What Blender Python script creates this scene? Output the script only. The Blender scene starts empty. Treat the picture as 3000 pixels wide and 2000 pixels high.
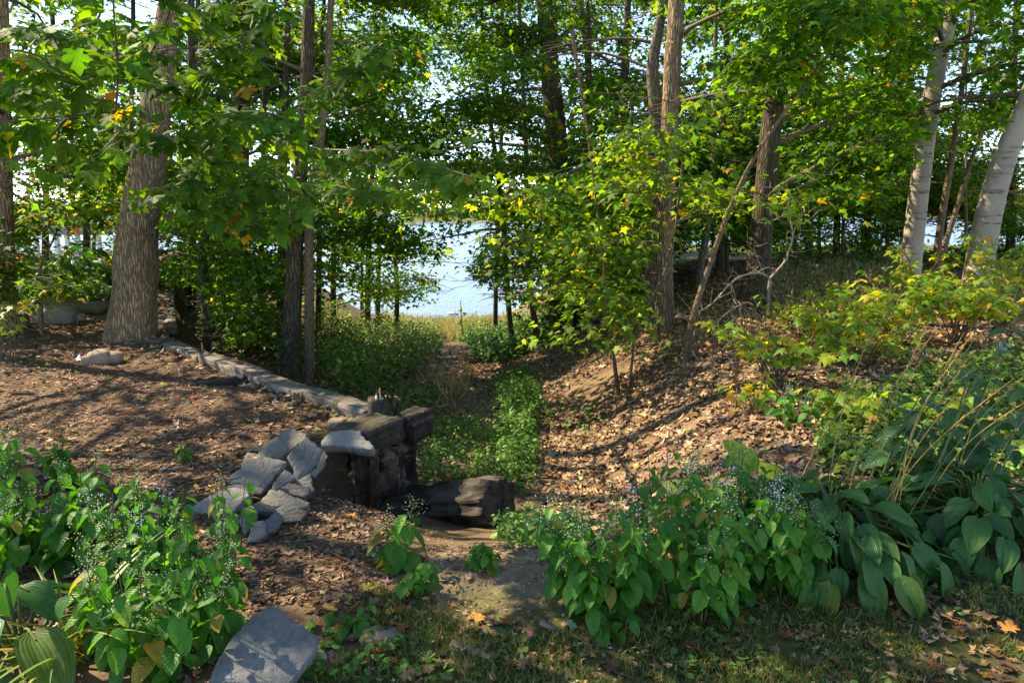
import bpy, math, random
import numpy as np
from mathutils import Vector, Matrix

random.seed(7)
RNG = np.random.default_rng(11)
scene = bpy.context.scene
COL = scene.collection

# ------------------------------------------------------------------ camera, sky, sun, exposure
CAM_Z = 1.6
PITCH = math.radians(10.8)
cam_data = bpy.data.cameras.new('camera')
cam_data.lens = 24.0
cam_data.sensor_width = 36.0
cam_data.clip_start = 0.05
cam_data.clip_end = 6000.0
cam = bpy.data.objects.new('camera', cam_data)
COL.objects.link(cam)
cam.location = (0, 0, CAM_Z)
cam.rotation_euler = (math.pi / 2 - PITCH, 0, 0)
scene.camera = cam

SUN_EL = math.radians(41)
SUN_AZ = math.atan2(-0.90, 0.43)          # from +Y towards +X
SDIR = np.array([math.sin(SUN_AZ) * math.cos(SUN_EL), math.cos(SUN_AZ) * math.cos(SUN_EL), math.sin(SUN_EL)])
world = bpy.data.worlds.new('World')
scene.world = world
world.use_nodes = True
wn = world.node_tree
sky = wn.nodes.new('ShaderNodeTexSky')
sky.sky_type = 'NISHITA'
sky.sun_disc = False
sky.sun_elevation = SUN_EL
sky.sun_rotation = SUN_AZ
sky.air_density = 0.6
sky.dust_density = 0.0
sky.ozone_density = 3.0
bgn = wn.nodes['Background']
wn.links.new(sky.outputs[0], bgn.inputs[0])
bgn.inputs[1].default_value = 0.15
sun_data = bpy.data.lights.new('sun', 'SUN')
sun_data.energy = 3.9
sun_data.angle = math.radians(0.5)
sun_data.color = (1.0, 0.93, 0.80)
sun = bpy.data.objects.new('sun', sun_data)
COL.objects.link(sun)
sun.rotation_euler = Vector((-SDIR[0], -SDIR[1], -SDIR[2])).to_track_quat('-Z', 'Y').to_euler()
scene.view_settings.view_transform = 'Standard'
scene.view_settings.look = 'None'
scene.view_settings.gamma = 1.0
scene.view_settings.exposure = 2.0
scene.view_settings.use_curve_mapping = False
scene.view_settings.use_white_balance = True      # the photograph is balanced for the shade
scene.view_settings.white_balance_temperature = 8400
scene.cycles.max_bounces = 8
scene.cycles.diffuse_bounces = 5
scene.cycles.transmission_bounces = 6
scene.cycles.glossy_bounces = 3
scene.cycles.sample_clamp_indirect = 6.0

# ------------------------------------------------------------------ geometry of the view (pixels are those of the 3000x2000 photograph)
SP, CP = math.sin(PITCH), math.cos(PITCH)
FPX = 2000.0


def W(px, py, Y):
    """The point seen at a pixel, at ground distance Y."""
    u, v = (px - 1500) / FPX, (1000 - py) / FPX
    t = Y / (CP + v * SP)
    return np.array([u * t, Y, CAM_Z + t * (-SP + v * CP)])


def Zp(px, py, z):
    """The point seen at a pixel, at height z."""
    u, v = (px - 1500) / FPX, (1000 - py) / FPX
    t = (z - CAM_Z) / (-SP + v * CP)
    return np.array([u * t, t * (CP + v * SP), z])


def proj(P):
    P = np.asarray(P, float)
    y, z = P[..., 1], P[..., 2] - CAM_Z
    dep = y * CP - z * SP
    up = y * SP + z * CP
    dep2 = np.where(dep > 0.05, dep, 1e9)
    return 1500 + FPX * P[..., 0] / dep2, 1000 - FPX * up / dep2, dep


def smooth(t):
    t = np.clip(t, 0, 1)
    return t * t * (3 - 2 * t)


_LAT = np.random.default_rng(3).random((256, 256))


def vnoise(x, y):
    xi, yi = np.floor(x).astype(int), np.floor(y).astype(int)
    fx, fy = smooth(x - xi), smooth(y - yi)
    g = lambda a, b: _LAT[a & 255, b & 255]
    return (g(xi, yi) * (1 - fx) + g(xi + 1, yi) * fx) * (1 - fy) + (g(xi, yi + 1) * (1 - fx) + g(xi + 1, yi + 1) * fx) * fy


def fbm(x, y, o=4):
    s, a = 0, 0.5
    for i in range(o):
        s = s + a * vnoise(x * 2 ** i + 17.3 * i, y * 2 ** i + 9.1 * i)
        a *= 0.5
    return s


XE_Y = [2, 3.2, 4.2, 4.6, 4.9]
XE_X = [-0.95, -1.2, -1.28, -1.2, -1.12]
for _a, _b in ((1060, 1212), (868, 1152), (723, 1099), (571, 1046), (474, 1004)):
    _p = Zp(_a, _b, 0.06)
    XE_Y.append(_p[1] + 0.06)
    XE_X.append(_p[0] + 0.08)
XE_Y += [9.75, 15, 22, 33]
XE_X += [-4.95, -7.25, -9, -11]


def xc_f(y): return np.interp(y, [2, 4.5, 7, 9, 13, 25, 33], [0.25, 0.15, -0.05, -0.45, -1.15, -2.4, -3.3])
def xe_f(y): return np.interp(y, XE_Y, XE_X)
def zf_f(y): return np.interp(y, [-30, 2.6, 3.0, 3.7, 4.5, 7, 9, 13, 18, 25, 33, 48], [0, 0, -0.03, -0.3, -0.56, -0.83, -1.05, -1.54, -2.1, -2.95, -3.76, -5.0])
def zl_f(y): return np.interp(y, [-30, 9, 16, 23, 28, 34, 48], [0, 0, 0.3, 0.35, -1.0, -3.8, -5.0])


def h(x, y):
    x, y = np.asarray(x, float), np.asarray(y, float)
    zf, xc, xe, zL = zf_f(y), xc_f(y), xe_f(y), zl_f(y)
    zR = np.interp(y, [-30, 3, 5, 10, 24, 29, 34, 48], [0, 0, 0.03, 0.38, 0.45, -0.5, -3.8, -5.0])
    wR = np.interp(y, [3, 5, 7, 10, 13, 20, 33], [1.0, 1.5, 2.3, 3.6, 5.2, 6.5, 7])
    drop = np.interp(y, [3.5, 3.9, 4.25, 4.5, 5.6, 9, 14, 20], [0, 0.10, 0.42, 0.52, 0.40, 0.36, 0.5, 0.2])
    zr = zf + (zR - zf) * smooth((x - xc - 0.45) / wR)
    zb = np.maximum(zL - drop, zf)
    zl = zf + (zb - zf) * smooth((xc - 0.45 - x) / np.maximum(xc - 0.45 - xe, 0.2))
    zl = zl + (zL - zb) * smooth((xe - x) / np.interp(y, [4.2, 4.5, 4.75], [0.42, 0.30, 0.08]))
    z = np.where(x > xc, zr, zl)
    near = np.clip((y - 1.0) / 2, 0, 1)
    z = z + near * (fbm(x * 0.9, y * 0.9, 3) - 0.44) * 0.10 + (fbm(x * 5, y * 5, 3) - 0.44) * 0.025
    # the worn sandy hump in front of the ravine
    z = z + 0.07 * np.exp(-(((x - 0.05) / 0.55) ** 2 + ((y - 2.85) / 0.35) ** 2))
    return z


_TS = np.concatenate([np.linspace(1.2, 12, 1500), np.linspace(12.02, 60, 1500)])


def G(px, py):
    """The ground point seen at a pixel."""
    u, v = (px - 1500) / FPX, (1000 - py) / FPX
    x, y, z = u * _TS, (CP + v * SP) * _TS, CAM_Z + (-SP + v * CP) * _TS
    hit = np.nonzero(z < h(x, y))[0]
    i = hit[0] if len(hit) else len(_TS) - 1
    return np.array([x[i], y[i], float(h(x[i], y[i]))])


def in_poly(px, py, poly):
    inside = np.zeros(np.shape(px), bool)
    n = len(poly)
    for i in range(n):
        x1, y1 = poly[i]
        x2, y2 = poly[(i + 1) % n]
        c = ((y1 > py) != (y2 > py)) & (px < (x2 - x1) * (py - y1) / ((y2 - y1) or 1e-9) + x1)
        inside ^= c
    return inside


# ------------------------------------------------------------------ materials
class NT:
    def __init__(s, name):
        s.m = bpy.data.materials.new(name)
        s.m.use_nodes = True
        s.t = s.m.node_tree
        s.t.nodes.clear()
        s.out = s.n('ShaderNodeOutputMaterial')

    def n(s, typ, ins=None, **kw):
        nd = s.t.nodes.new(typ)
        for k, v in kw.items():
            setattr(nd, k, v)
        for k, v in (ins or {}).items():
            if isinstance(v, bpy.types.NodeSocket):
                s.t.links.new(v, nd.inputs[k])
            else:
                nd.inputs[k].default_value = v
        return nd

    def ramp(s, fac, stops, interp='LINEAR'):
        r = s.n('ShaderNodeValToRGB', {0: fac})
        r.color_ramp.interpolation = interp
        e = r.color_ramp.elements
        while len(e) < len(stops):
            e.new(0.5)
        for el, (p, c) in zip(e, stops):
            el.position = p
            el.color = (*c, 1) if len(c) == 3 else c
        return r.outputs[0]

    def noise(s, vec, scale, detail=4, rough=0.55, out='Fac'):
        return s.n('ShaderNodeTexNoise', {'Vector': vec, 'Scale': scale, 'Detail': detail, 'Roughness': rough}).outputs[out]

    def coords(s, scale=(1, 1, 1), kind='Object'):
        tc = s.n('ShaderNodeTexCoord').outputs[kind]
        return s.n('ShaderNodeMapping', {'Vector': tc, 'Scale': scale}).outputs[0]

    def mix(s, f, a, b, mode='MIX'):
        nd = s.n('ShaderNodeMix', data_type='RGBA', blend_type=mode)
        for k, v in ((0, f), (6, a), (7, b)):
            if isinstance(v, bpy.types.NodeSocket):
                s.t.links.new(v, nd.inputs[k])
            elif k == 0:
                nd.inputs[k].default_value = v
            else:
                nd.inputs[k].default_value = (*v, 1)
        return nd.outputs[2]

    def bump(s, height, strength=0.5, dist=0.02):
        return s.n('ShaderNodeBump', {'Height': height, 'Strength': strength, 'Distance': dist}).outputs[0]

    def pbsdf(s, color, rough=0.8, spec=0.3, normal=None):
        ins = {'Roughness': rough, 'Specular IOR Level': spec}
        if isinstance(color, bpy.types.NodeSocket):
            ins['Base Color'] = color
        else:
            ins['Base Color'] = (*color, 1)
        if normal is not None:
            ins['Normal'] = normal
        return s.n('ShaderNodeBsdfPrincipled', ins).outputs[0]

    def done(s, sh):
        s.t.links.new(sh, s.out.inputs[0])
        return s.m


def leaf_material(name, trans=0.46, rough=0.55, spec=0.25, tmul=(4.4, 3.1, 0.8), ramp=None, veins=None):
    t = NT(name)
    if ramp:
        col = t.ramp(t.n('ShaderNodeObjectInfo').outputs['Random'], ramp)
    else:
        col = t.n('ShaderNodeAttribute', attribute_name='tint').outputs['Color']
    nz = t.noise(t.coords((1, 1, 1)), 9.0, 3)
    col = t.mix(1.0, col, t.ramp(nz, [(0.3, (0.75, 0.8, 0.75)), (0.7, (1.2, 1.15, 1.1))]), 'MULTIPLY')
    normal = None
    if veins == 'palm':
        uv = t.n('ShaderNodeUVMap', uv_map='leaf').outputs[0]
        sx = t.n('ShaderNodeSeparateXYZ', {0: uv})
        ax = t.n('ShaderNodeMath', {0: sx.outputs[0]}, operation='ABSOLUTE').outputs[0]
        ang = t.n('ShaderNodeMath', {0: ax, 1: sx.outputs[1]}, operation='ARCTAN2').outputs[0]
        # five main veins from the leaf base at 0, +-0.85 and +-1.7 rad
        a1 = t.n('ShaderNodeMath', {0: ang, 1: 0.85}, operation='MODULO').outputs[0]
        a2 = t.n('ShaderNodeMath', {0: a1, 1: 0.425}, operation='SUBTRACT').outputs[0]
        a3 = t.n('ShaderNodeMath', {0: a2}, operation='ABSOLUTE').outputs[0]
        v = t.ramp(a3, [(0.37, (0, 0, 0)), (0.41, (1, 1, 1))])
        col = t.mix(v, col, t.mix(1.0, col, (1.9, 1.6, 1.6), 'MULTIPLY'))
        sp = t.ramp(t.noise(t.coords((1, 1, 1)), 14.0, 1), [(0.74, (0, 0, 0)), (0.78, (1, 1, 1))])
        col = t.mix(sp, col, (0.035, 0.018, 0.008))
    if veins in ('ribs', 'pinnate'):
        uv = t.n('ShaderNodeUVMap', uv_map='leaf').outputs[0]
        sx = t.n('ShaderNodeSeparateXYZ', {0: uv})
        av = t.n('ShaderNodeMath', {0: sx.outputs[0]}, operation='ABSOLUTE').outputs[0]
        if veins == 'ribs':
            w = t.n('ShaderNodeMath', {0: av, 1: 36.0}, operation='MULTIPLY').outputs[0]
        else:
            w0 = t.n('ShaderNodeMath', {0: av, 1: -0.35}, operation='MULTIPLY').outputs[0]
            w0 = t.n('ShaderNodeMath', {0: sx.outputs[1], 1: w0}, operation='ADD').outputs[0]
            w = t.n('ShaderNodeMath', {0: w0, 1: 44.0}, operation='MULTIPLY').outputs[0]
        cs = t.n('ShaderNodeMath', {0: w}, operation='COSINE').outputs[0]
        rib = t.ramp(cs, [(0.55, (0, 0, 0)), (0.95, (1, 1, 1))])
        mid = t.ramp(av, [(0.03, (1, 1, 1)), (0.07, (0, 0, 0))])
        both = t.n('ShaderNodeMath', {0: rib, 1: mid}, operation='MAXIMUM').outputs[0]
        col = t.mix(t.n('ShaderNodeMath', {0: both, 1: 0.28 if veins == 'ribs' else 0.38}, operation='MULTIPLY').outputs[0], col, t.mix(1.0, col, (1.9, 1.6, 1.5), 'MULTIPLY'))
        normal = t.bump(cs, 0.25, 0.003)
        blem = t.ramp(t.noise(t.coords((1, 1, 1)), 5.0, 2), [(0.70, (0, 0, 0)), (0.74, (1, 1, 1))])
        col = t.mix(t.n('ShaderNodeMath', {0: blem, 1: 0.7}, operation='MULTIPLY').outputs[0], col, (0.16, 0.11, 0.03))
    tcol = t.mix(1.0, col, tmul, 'MULTIPLY')
    p = t.pbsdf(col, rough, spec, normal)
    tr = t.n('ShaderNodeBsdfTranslucent', {'Color': tcol}).outputs[0]
    return t.done(t.n('ShaderNodeMixShader', {0: trans, 1: p, 2: tr}).outputs[0])


def bark_material(name, dark, light, furrow=16.0, stretch=0.16, depth=0.02, moss=None, patches=None):
    t = NT(name)
    co = t.coords((1, 1, stretch))
    wob = t.noise(co, 6.0, 3, out='Color')
    cw = t.n('ShaderNodeVectorMath', {0: co, 1: t.n('ShaderNodeVectorMath', {0: wob, 3: 0.09}, operation='SCALE').outputs[0]}, operation='ADD').outputs[0]
    vor = t.n('ShaderNodeTexVoronoi', {'Vector': cw, 'Scale': furrow}, feature='DISTANCE_TO_EDGE').outputs['Distance']
    hgt = t.ramp(vor, [(0.0, (0, 0, 0)), (0.28, (1, 1, 1))])
    fine = t.noise(t.coords((1, 1, 0.4)), 60.0, 4)
    col = t.mix(hgt, dark, light)
    col = t.mix(1.0, col, t.ramp(fine, [(0.3, (0.7, 0.7, 0.7)), (0.7, (1.25, 1.22, 1.2))]), 'MULTIPLY')
    big = t.noise(t.coords((1, 1, 0.5)), 3.0, 3)
    col = t.mix(1.0, col, t.ramp(big, [(0.35, (0.75, 0.78, 0.8)), (0.65, (1.15, 1.1, 1.0))]), 'MULTIPLY')
    if moss:
        col = t.mix(t.ramp(t.noise(t.coords((1, 1, 0.6)), 4.5, 4), [(0.52, (0, 0, 0)), (0.66, (0.8, 0.8, 0.8))]), col, moss)
    hh = t.n('ShaderNodeMath', {0: hgt, 1: t.n('ShaderNodeMath', {0: fine, 1: 0.35}, operation='MULTIPLY').outputs[0]}, operation='ADD').outputs[0]
    return t.done(t.pbsdf(col, 0.9, 0.15, t.bump(hh, 0.9, depth)))


def smooth_bark(name, light, dark, band=26.0):
    t = NT(name)
    band_n = t.noise(t.coords((3.0, 3.0, band)), 1.0, 4, 0.6)
    blot = t.noise(t.coords((1, 1, 0.6)), 3.2, 5, 0.6)
    col = t.mix(t.ramp(blot, [(0.40, (0, 0, 0)), (0.68, (1, 1, 1))]), light, tuple(c * 0.62 for c in light))
    patch = t.ramp(t.noise(t.coords((1.4, 1.4, 1.0)), 3.0, 3), [(0.46, (0, 0, 0)), (0.58, (1, 1, 1))])
    bm = t.n('ShaderNodeMath', {0: t.ramp(band_n, [(0.55, (0, 0, 0)), (0.64, (0.9, 0.9, 0.9))]), 1: patch}, operation='MULTIPLY').outputs[0]
    col = t.mix(bm, col, dark)
    return t.done(t.pbsdf(col, 0.7, 0.25, t.bump(band_n, 0.35, 0.01)))


def stone_material(name, c1, c2, scale=7.0, lichen=None, bump=0.5, layered=False):
    t = NT(name)
    co = t.coords((1, 1, 1))
    n1 = t.noise(co, scale, 6, 0.6)
    n2 = t.noise(co, scale * 9, 5, 0.65)
    col = t.ramp(n1, [(0.3, c1), (0.7, c2)])
    col = t.mix(1.0, col, t.ramp(n2, [(0.3, (0.72, 0.72, 0.72)), (0.7, (1.25, 1.25, 1.25))]), 'MULTIPLY')
    if lichen:
        col = t.mix(t.ramp(t.noise(co, scale * 1.7, 4), [(0.60, (0, 0, 0)), (0.66, (0.75, 0.75, 0.75))]), col, lichen)
    hgt = t.n('ShaderNodeMath', {0: n2, 1: n1}, operation='ADD').outputs[0]
    if layered:
        lay = t.noise(t.coords((2, 2, 45)), 1.0, 3)
        hgt = t.n('ShaderNodeMath', {0: hgt, 1: lay}, operation='ADD').outputs[0]
    return t.done(t.pbsdf(col, 0.85, 0.25, t.bump(hgt, bump, 0.02)))


def wood_material(name, dark, mid, light, axis='x', depth=0.02, rot=None):
    t = NT(name)
    sc = {'x': (1.6, 26, 26), 'z': (26, 26, 1.6)}[axis]
    co = t.coords(sc)
    g = t.noise(co, 1.0, 7, 0.62)
    col = t.ramp(g, [(0.25, dark), (0.5, mid), (0.75, light)])
    big = t.noise(t.coords((1, 1, 1)), 5.0, 5, 0.6)
    col = t.mix(1.0, col, t.ramp(big, [(0.3, (0.55, 0.55, 0.55)), (0.7, (1.3, 1.27, 1.2))]), 'MULTIPLY')
    if rot:
        col = t.mix(t.ramp(t.noise(t.coords((1, 1, 0.7)), 6.5, 5, 0.65), [(0.44, (0, 0, 0)), (0.56, (1, 1, 1))]), col, t.mix(g, tuple(c * 0.35 for c in rot), rot))
    return t.done(t.pbsdf(col, 0.88, 0.2, t.bump(g, 0.9, depth)))


def plain_material(name, c1, c2, scale=20.0, rough=0.8, bump=0.2):
    t = NT(name)
    n = t.noise(t.coords(), scale, 5)
    return t.done(t.pbsdf(t.ramp(n, [(0.3, c1), (0.7, c2)]), rough, 0.3, t.bump(n, bump, 0.01)))


def tint_material(name, rough=0.9, spec=0.15, trans=0.0, bump=0.0, nscale=40.0):
    t = NT(name)
    col = t.n('ShaderNodeAttribute', attribute_name='tint').outputs['Color']
    n = t.noise(t.coords(), nscale, 6, 0.65)
    col = t.mix(1.0, col, t.ramp(n, [(0.25, (0.6, 0.6, 0.6)), (0.75, (1.4, 1.38, 1.35))]), 'MULTIPLY')
    p = t.pbsdf(col, rough, spec, t.bump(n, bump, 0.02) if bump else None)
    if trans:
        tr = t.n('ShaderNodeBsdfTranslucent', {'Color': t.mix(1.0, col, (1.5, 1.4, 1.0), 'MULTIPLY')}).outputs[0]
        p = t.n('ShaderNodeMixShader', {0: trans, 1: p, 2: tr}).outputs[0]
    return t.done(p)


M = {}
M['leaf'] = leaf_material('maple_foliage', rough=0.6, spec=0.12)
M['leaf_big'] = leaf_material('maple_leaf_blade', trans=0.48, rough=0.65, spec=0.05, veins='palm', ramp=[
    (0.0, (0.026, 0.088, 0.011)), (0.35, (0.036, 0.115, 0.014)), (0.7, (0.052, 0.140, 0.016)), (0.93, (0.085, 0.170, 0.017)), (0.965, (0.10, 0.18, 0.018)), (0.985, (0.24, 0.20, 0.02)), (1.0, (0.20, 0.09, 0.02))])
M['leaf_sapling'] = leaf_material('yellowing_leaf_blade', trans=0.45, rough=0.45, ramp=[
    (0.0, (0.055, 0.165, 0.02)), (0.4, (0.11, 0.22, 0.024)), (0.75, (0.19, 0.26, 0.028)), (0.95, (0.30, 0.29, 0.035)), (1.0, (0.36, 0.18, 0.04))])
M['leaf_aster'] = leaf_material('aster_leaf_blade', veins='pinnate', trans=0.35, rough=0.5, spec=0.3, tmul=(2.2, 2.2, 0.8), ramp=[
    (0.0, (0.022, 0.115, 0.012)), (0.5, (0.036, 0.16, 0.016)), (0.94, (0.07, 0.21, 0.022)), (0.96, (0.22, 0.20, 0.03)), (1.0, (0.3, 0.2, 0.03))])
M['leaf_hosta'] = leaf_material('hosta_leaf_blade', veins='ribs', trans=0.22, rough=0.45, spec=0.25, tmul=(2.0, 2.2, 0.8), ramp=[
    (0.0, (0.016, 0.074, 0.020)), (0.5, (0.024, 0.10, 0.024)), (0.95, (0.04, 0.125, 0.026)), (1.0, (0.10, 0.14, 0.03))])
M['leaf_lime'] = leaf_material('lime_hosta_blade', veins='ribs', trans=0.4, rough=0.4, spec=0.4, tmul=(1.8, 1.6, 0.6), ramp=[
    (0.0, (0.17, 0.30, 0.025)), (1.0, (0.24, 0.34, 0.03))])
M['leaf_dark'] = leaf_material('tall_herb_blade', veins='pinnate', trans=0.25, rough=0.45, spec=0.4, tmul=(2.0, 2.2, 0.8), ramp=[
    (0.0, (0.020, 0.075, 0.028)), (0.5, (0.03, 0.10, 0.03)), (1.0, (0.045, 0.13, 0.03))])
M['leaf_blade'] = leaf_material('daylily_blade', trans=0.3, rough=0.45, ramp=[
    (0.0, (0.04, 0.13, 0.02)), (0.6, (0.07, 0.18, 0.025)), (0.85, (0.16, 0.22, 0.04)), (0.97, (0.35, 0.24, 0.06)), (1.0, (0.35, 0.2, 0.06))])
M['leaf_fallen'] = leaf_material('fallen_leaf_blade', trans=0.12, rough=0.75, spec=0.15, tmul=(1.3, 1.2, 1.0), ramp=[
    (0.0, (0.10, 0.052, 0.028)), (0.45, (0.17, 0.088, 0.04)), (0.75, (0.24, 0.13, 0.055)), (0.9, (0.34, 0.17, 0.04)), (1.0, (0.42, 0.27, 0.05))])
for _n, _c in (('dark', (0.085, 0.045, 0.026)), ('tan', (0.27, 0.165, 0.085)), ('russet', (0.24, 0.09, 0.03)), ('golden', (0.36, 0.22, 0.045)), ('brown', (0.16, 0.085, 0.04))):
    M['fallen_' + _n] = leaf_material(_n + '_fallen_leaf', trans=0.12, rough=0.75, spec=0.15, tmul=(1.3, 1.2, 1.0), ramp=[(0.0, tuple(c * 0.8 for c in _c)), (1.0, tuple(c * 1.2 for c in _c))])
M['leaf_red'] = plain_material('red_fallen_leaf', (0.25, 0.012, 0.03), (0.36, 0.03, 0.05), 30)
M['leaf_orange'] = plain_material('orange_fallen_leaf', (0.42, 0.16, 0.03), (0.55, 0.25, 0.05), 30)
M['leaf_yellow'] = plain_material('yellow_fallen_leaf', (0.45, 0.33, 0.03), (0.55, 0.42, 0.06), 30)
M['leaf_lichen'] = plain_material('pale_green_leaf', (0.16, 0.26, 0.18), (0.28, 0.38, 0.28), 40)
M['green'] = tint_material('weed_foliage', 0.6, 0.3, trans=0.3)
M['litter'] = tint_material('leaf_litter', 0.85, 0.15)
M['ground'] = tint_material('woodland_soil', 0.95, 0.1, bump=0.8, nscale=22.0)
M['stem'] = plain_material('green_stem', (0.05, 0.10, 0.02), (0.09, 0.13, 0.03), 15)
M['brown_stem'] = plain_material('dry_stalk', (0.20, 0.14, 0.06), (0.34, 0.22, 0.08), 15)
M['orange_stem'] = plain_material('orange_stalk', (0.45, 0.22, 0.04), (0.52, 0.30, 0.07), 15)
M['green_stalk'] = plain_material('green_stalk', (0.045, 0.09, 0.025), (0.10, 0.13, 0.04), 15)
M['bark_maple'] = bark_material('maple_bark', (0.12, 0.082, 0.052), (0.37, 0.265, 0.17), 40.0, 0.13, 0.02)
M['bark_dark'] = bark_material('dark_bark', (0.035, 0.027, 0.020), (0.125, 0.095, 0.068), 36.0, 0.14, 0.02, moss=(0.05, 0.06, 0.025))
M['bark_grey'] = bark_material('grey_bark', (0.075, 0.062, 0.048), (0.22, 0.185, 0.145), 40.0, 0.16, 0.015)
M['bark_young'] = bark_material('young_bark', (0.09, 0.065, 0.04), (0.20, 0.145, 0.095), 40.0, 0.35, 0.006)
M['bark_birch'] = smooth_bark('pale_smooth_bark', (0.31, 0.26, 0.20), (0.055, 0.045, 0.035))
M['twig'] = plain_material('twig_bark', (0.06, 0.042, 0.028), (0.13, 0.095, 0.065), 30)
M['dead'] = plain_material('dead_wood', (0.17, 0.125, 0.09), (0.33, 0.26, 0.19), 30)
M['slate'] = stone_material('blue_grey_slate', (0.088, 0.094, 0.092), (0.145, 0.148, 0.142), 5.0, None, 0.4)
M['slate_brown'] = stone_material('brown_grey_slate', (0.095, 0.088, 0.076), (0.175, 0.16, 0.135), 6.0, None, 0.45, True)
M['slate_dark'] = stone_material('dark_slate', (0.065, 0.064, 0.06), (0.13, 0.122, 0.11), 6.0, None, 0.5, True)
M['slate_pale'] = stone_material('pale_slate', (0.155, 0.158, 0.15), (0.27, 0.268, 0.25), 8.0, (0.2, 0.17, 0.13), 0.6)
M['boulder'] = stone_material('granite_boulder', (0.15, 0.14, 0.12), (0.28, 0.265, 0.235), 9.0, (0.12, 0.12, 0.08), 0.5)
M['boulder_dark'] = stone_material('mossy_boulder', (0.09, 0.08, 0.055), (0.17, 0.15, 0.11), 8.0, (0.07, 0.075, 0.04), 0.5)
M['boulder_tan'] = stone_material('tan_cobble', (0.19, 0.135, 0.095), (0.30, 0.22, 0.16), 9.0, None, 0.5)
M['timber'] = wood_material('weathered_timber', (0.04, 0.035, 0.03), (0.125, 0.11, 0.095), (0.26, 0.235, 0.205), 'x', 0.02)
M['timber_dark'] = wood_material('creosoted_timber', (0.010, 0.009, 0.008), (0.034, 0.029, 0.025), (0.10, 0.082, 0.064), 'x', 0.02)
M['timber_cap'] = wood_material('mossy_cap_timber', (0.010, 0.009, 0.008), (0.046, 0.040, 0.032), (0.12, 0.104, 0.078), 'x', 0.02, rot=(0.085, 0.072, 0.05))
M['timber_rot'] = wood_material('rotted_timber', (0.014, 0.012, 0.010), (0.05, 0.042, 0.032), (0.12, 0.095, 0.065), 'z', 0.04, rot=(0.34, 0.27, 0.17))
M['timber_up'] = wood_material('split_plank_wood', (0.02, 0.016, 0.012), (0.075, 0.055, 0.038), (0.19, 0.14, 0.095), 'z', 0.03)
M['log'] = wood_material('rotting_log_wood', (0.010, 0.009, 0.008), (0.036, 0.030, 0.025), (0.10, 0.083, 0.066), 'x', 0.05, rot=(0.13, 0.112, 0.09))
M['terracotta'] = plain_material('terracotta', (0.33, 0.09, 0.045), (0.42, 0.13, 0.07), 14)
M['white_paint'] = plain_material('white_fence_paint', (0.66, 0.70, 0.76), (0.76, 0.79, 0.84), 4, 0.55, 0.05)
M['blue_paint'] = plain_material('pale_blue_paint', (0.36, 0.47, 0.58), (0.42, 0.54, 0.65), 4, 0.6, 0.05)
M['black'] = plain_material('black_stake', (0.012, 0.012, 0.012), (0.03, 0.03, 0.03), 10)
M['cream'] = plain_material('cream_cap', (0.55, 0.50, 0.30), (0.66, 0.60, 0.40), 10)
M['feather'] = plain_material('white_feather', (0.72, 0.72, 0.70), (0.82, 0.82, 0.80), 30)
M['duck'] = plain_material('brown_feather', (0.16, 0.10, 0.06), (0.26, 0.17, 0.10), 30)
M['bill'] = plain_material('orange_bill', (0.55, 0.22, 0.03), (0.62, 0.28, 0.05), 10)
M['floret'] = plain_material('pale_floret', (0.26, 0.34, 0.14), (0.46, 0.50, 0.30), 60)
M['floret_blue'] = plain_material('lavender_floret', (0.52, 0.54, 0.74), (0.66, 0.68, 0.85), 60)
M['eye'] = plain_material('black_eye', (0.01, 0.01, 0.01), (0.02, 0.02, 0.02), 10, 0.2)
M['root'] = wood_material('weathered_root', (0.07, 0.055, 0.04), (0.18, 0.14, 0.10), (0.30, 0.25, 0.19), 'x', 0.03)
M['hill'] = tint_material('far_woods', 0.95, 0.05, nscale=0.05)


def fur_material():
    t = NT('chipmunk_fur')
    sx = t.n('ShaderNodeSeparateXYZ', {0: t.coords()})
    w = t.n('ShaderNodeMath', {0: sx.outputs[0], 1: 190.0}, operation='MULTIPLY').outputs[0]
    w = t.n('ShaderNodeMath', {0: w}, operation='SINE').outputs[0]
    back = t.ramp(w, [(0.2, (0.03, 0.02, 0.012)), (0.45, (0.40, 0.20, 0.07)), (0.8, (0.45, 0.24, 0.09)), (0.95, (0.7, 0.55, 0.35))])
    belly = t.n('ShaderNodeMath', {0: t.n('ShaderNodeMath', {0: sx.outputs[1], 1: -0.008}, operation='LESS_THAN').outputs[0], 1: t.n('ShaderNodeMath', {0: sx.outputs[2], 1: 0.036}, operation='LESS_THAN').outputs[0]}, operation='MULTIPLY').outputs[0]
    col = t.mix(belly, back, (0.45, 0.37, 0.27))
    return t.done(t.pbsdf(col, 0.9, 0.1, t.bump(t.noise(t.coords(), 400.0, 2), 0.5, 0.002)))


M['fur'] = fur_material()


def water_material():
    t = NT('lake_water')
    co = t.coords((0.6, 0.25, 1))
    n = t.noise(co, 5.0, 5, 0.65)
    sh = t.n('ShaderNodeBsdfPrincipled', {'Base Color': (0.07, 0.11, 0.17, 1), 'Roughness': 0.22, 'IOR': 1.33, 'Specular IOR Level': 0.5,
                                           'Normal': t.bump(n, 0.5, 0.25)}).outputs[0]
    return t.done(sh)


M['water'] = water_material()


# ------------------------------------------------------------------ object helpers
def put(o, parent=None):
    COL.objects.link(o)
    if parent is not None:
        o.parent = parent
    return o


def tag(o, label=None, cat=None, group=None, kind=None):
    if label: o['label'] = label
    if cat: o['category'] = cat
    if group: o['group'] = group
    if kind: o['kind'] = kind
    return o


def thing(name, label, cat, loc, group=None):
    o = bpy.data.objects.new(name, None)
    o.empty_display_size = 0.1
    o.location = Vector([float(c) for c in loc])
    put(o)
    return tag(o, label, cat, group)


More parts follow.
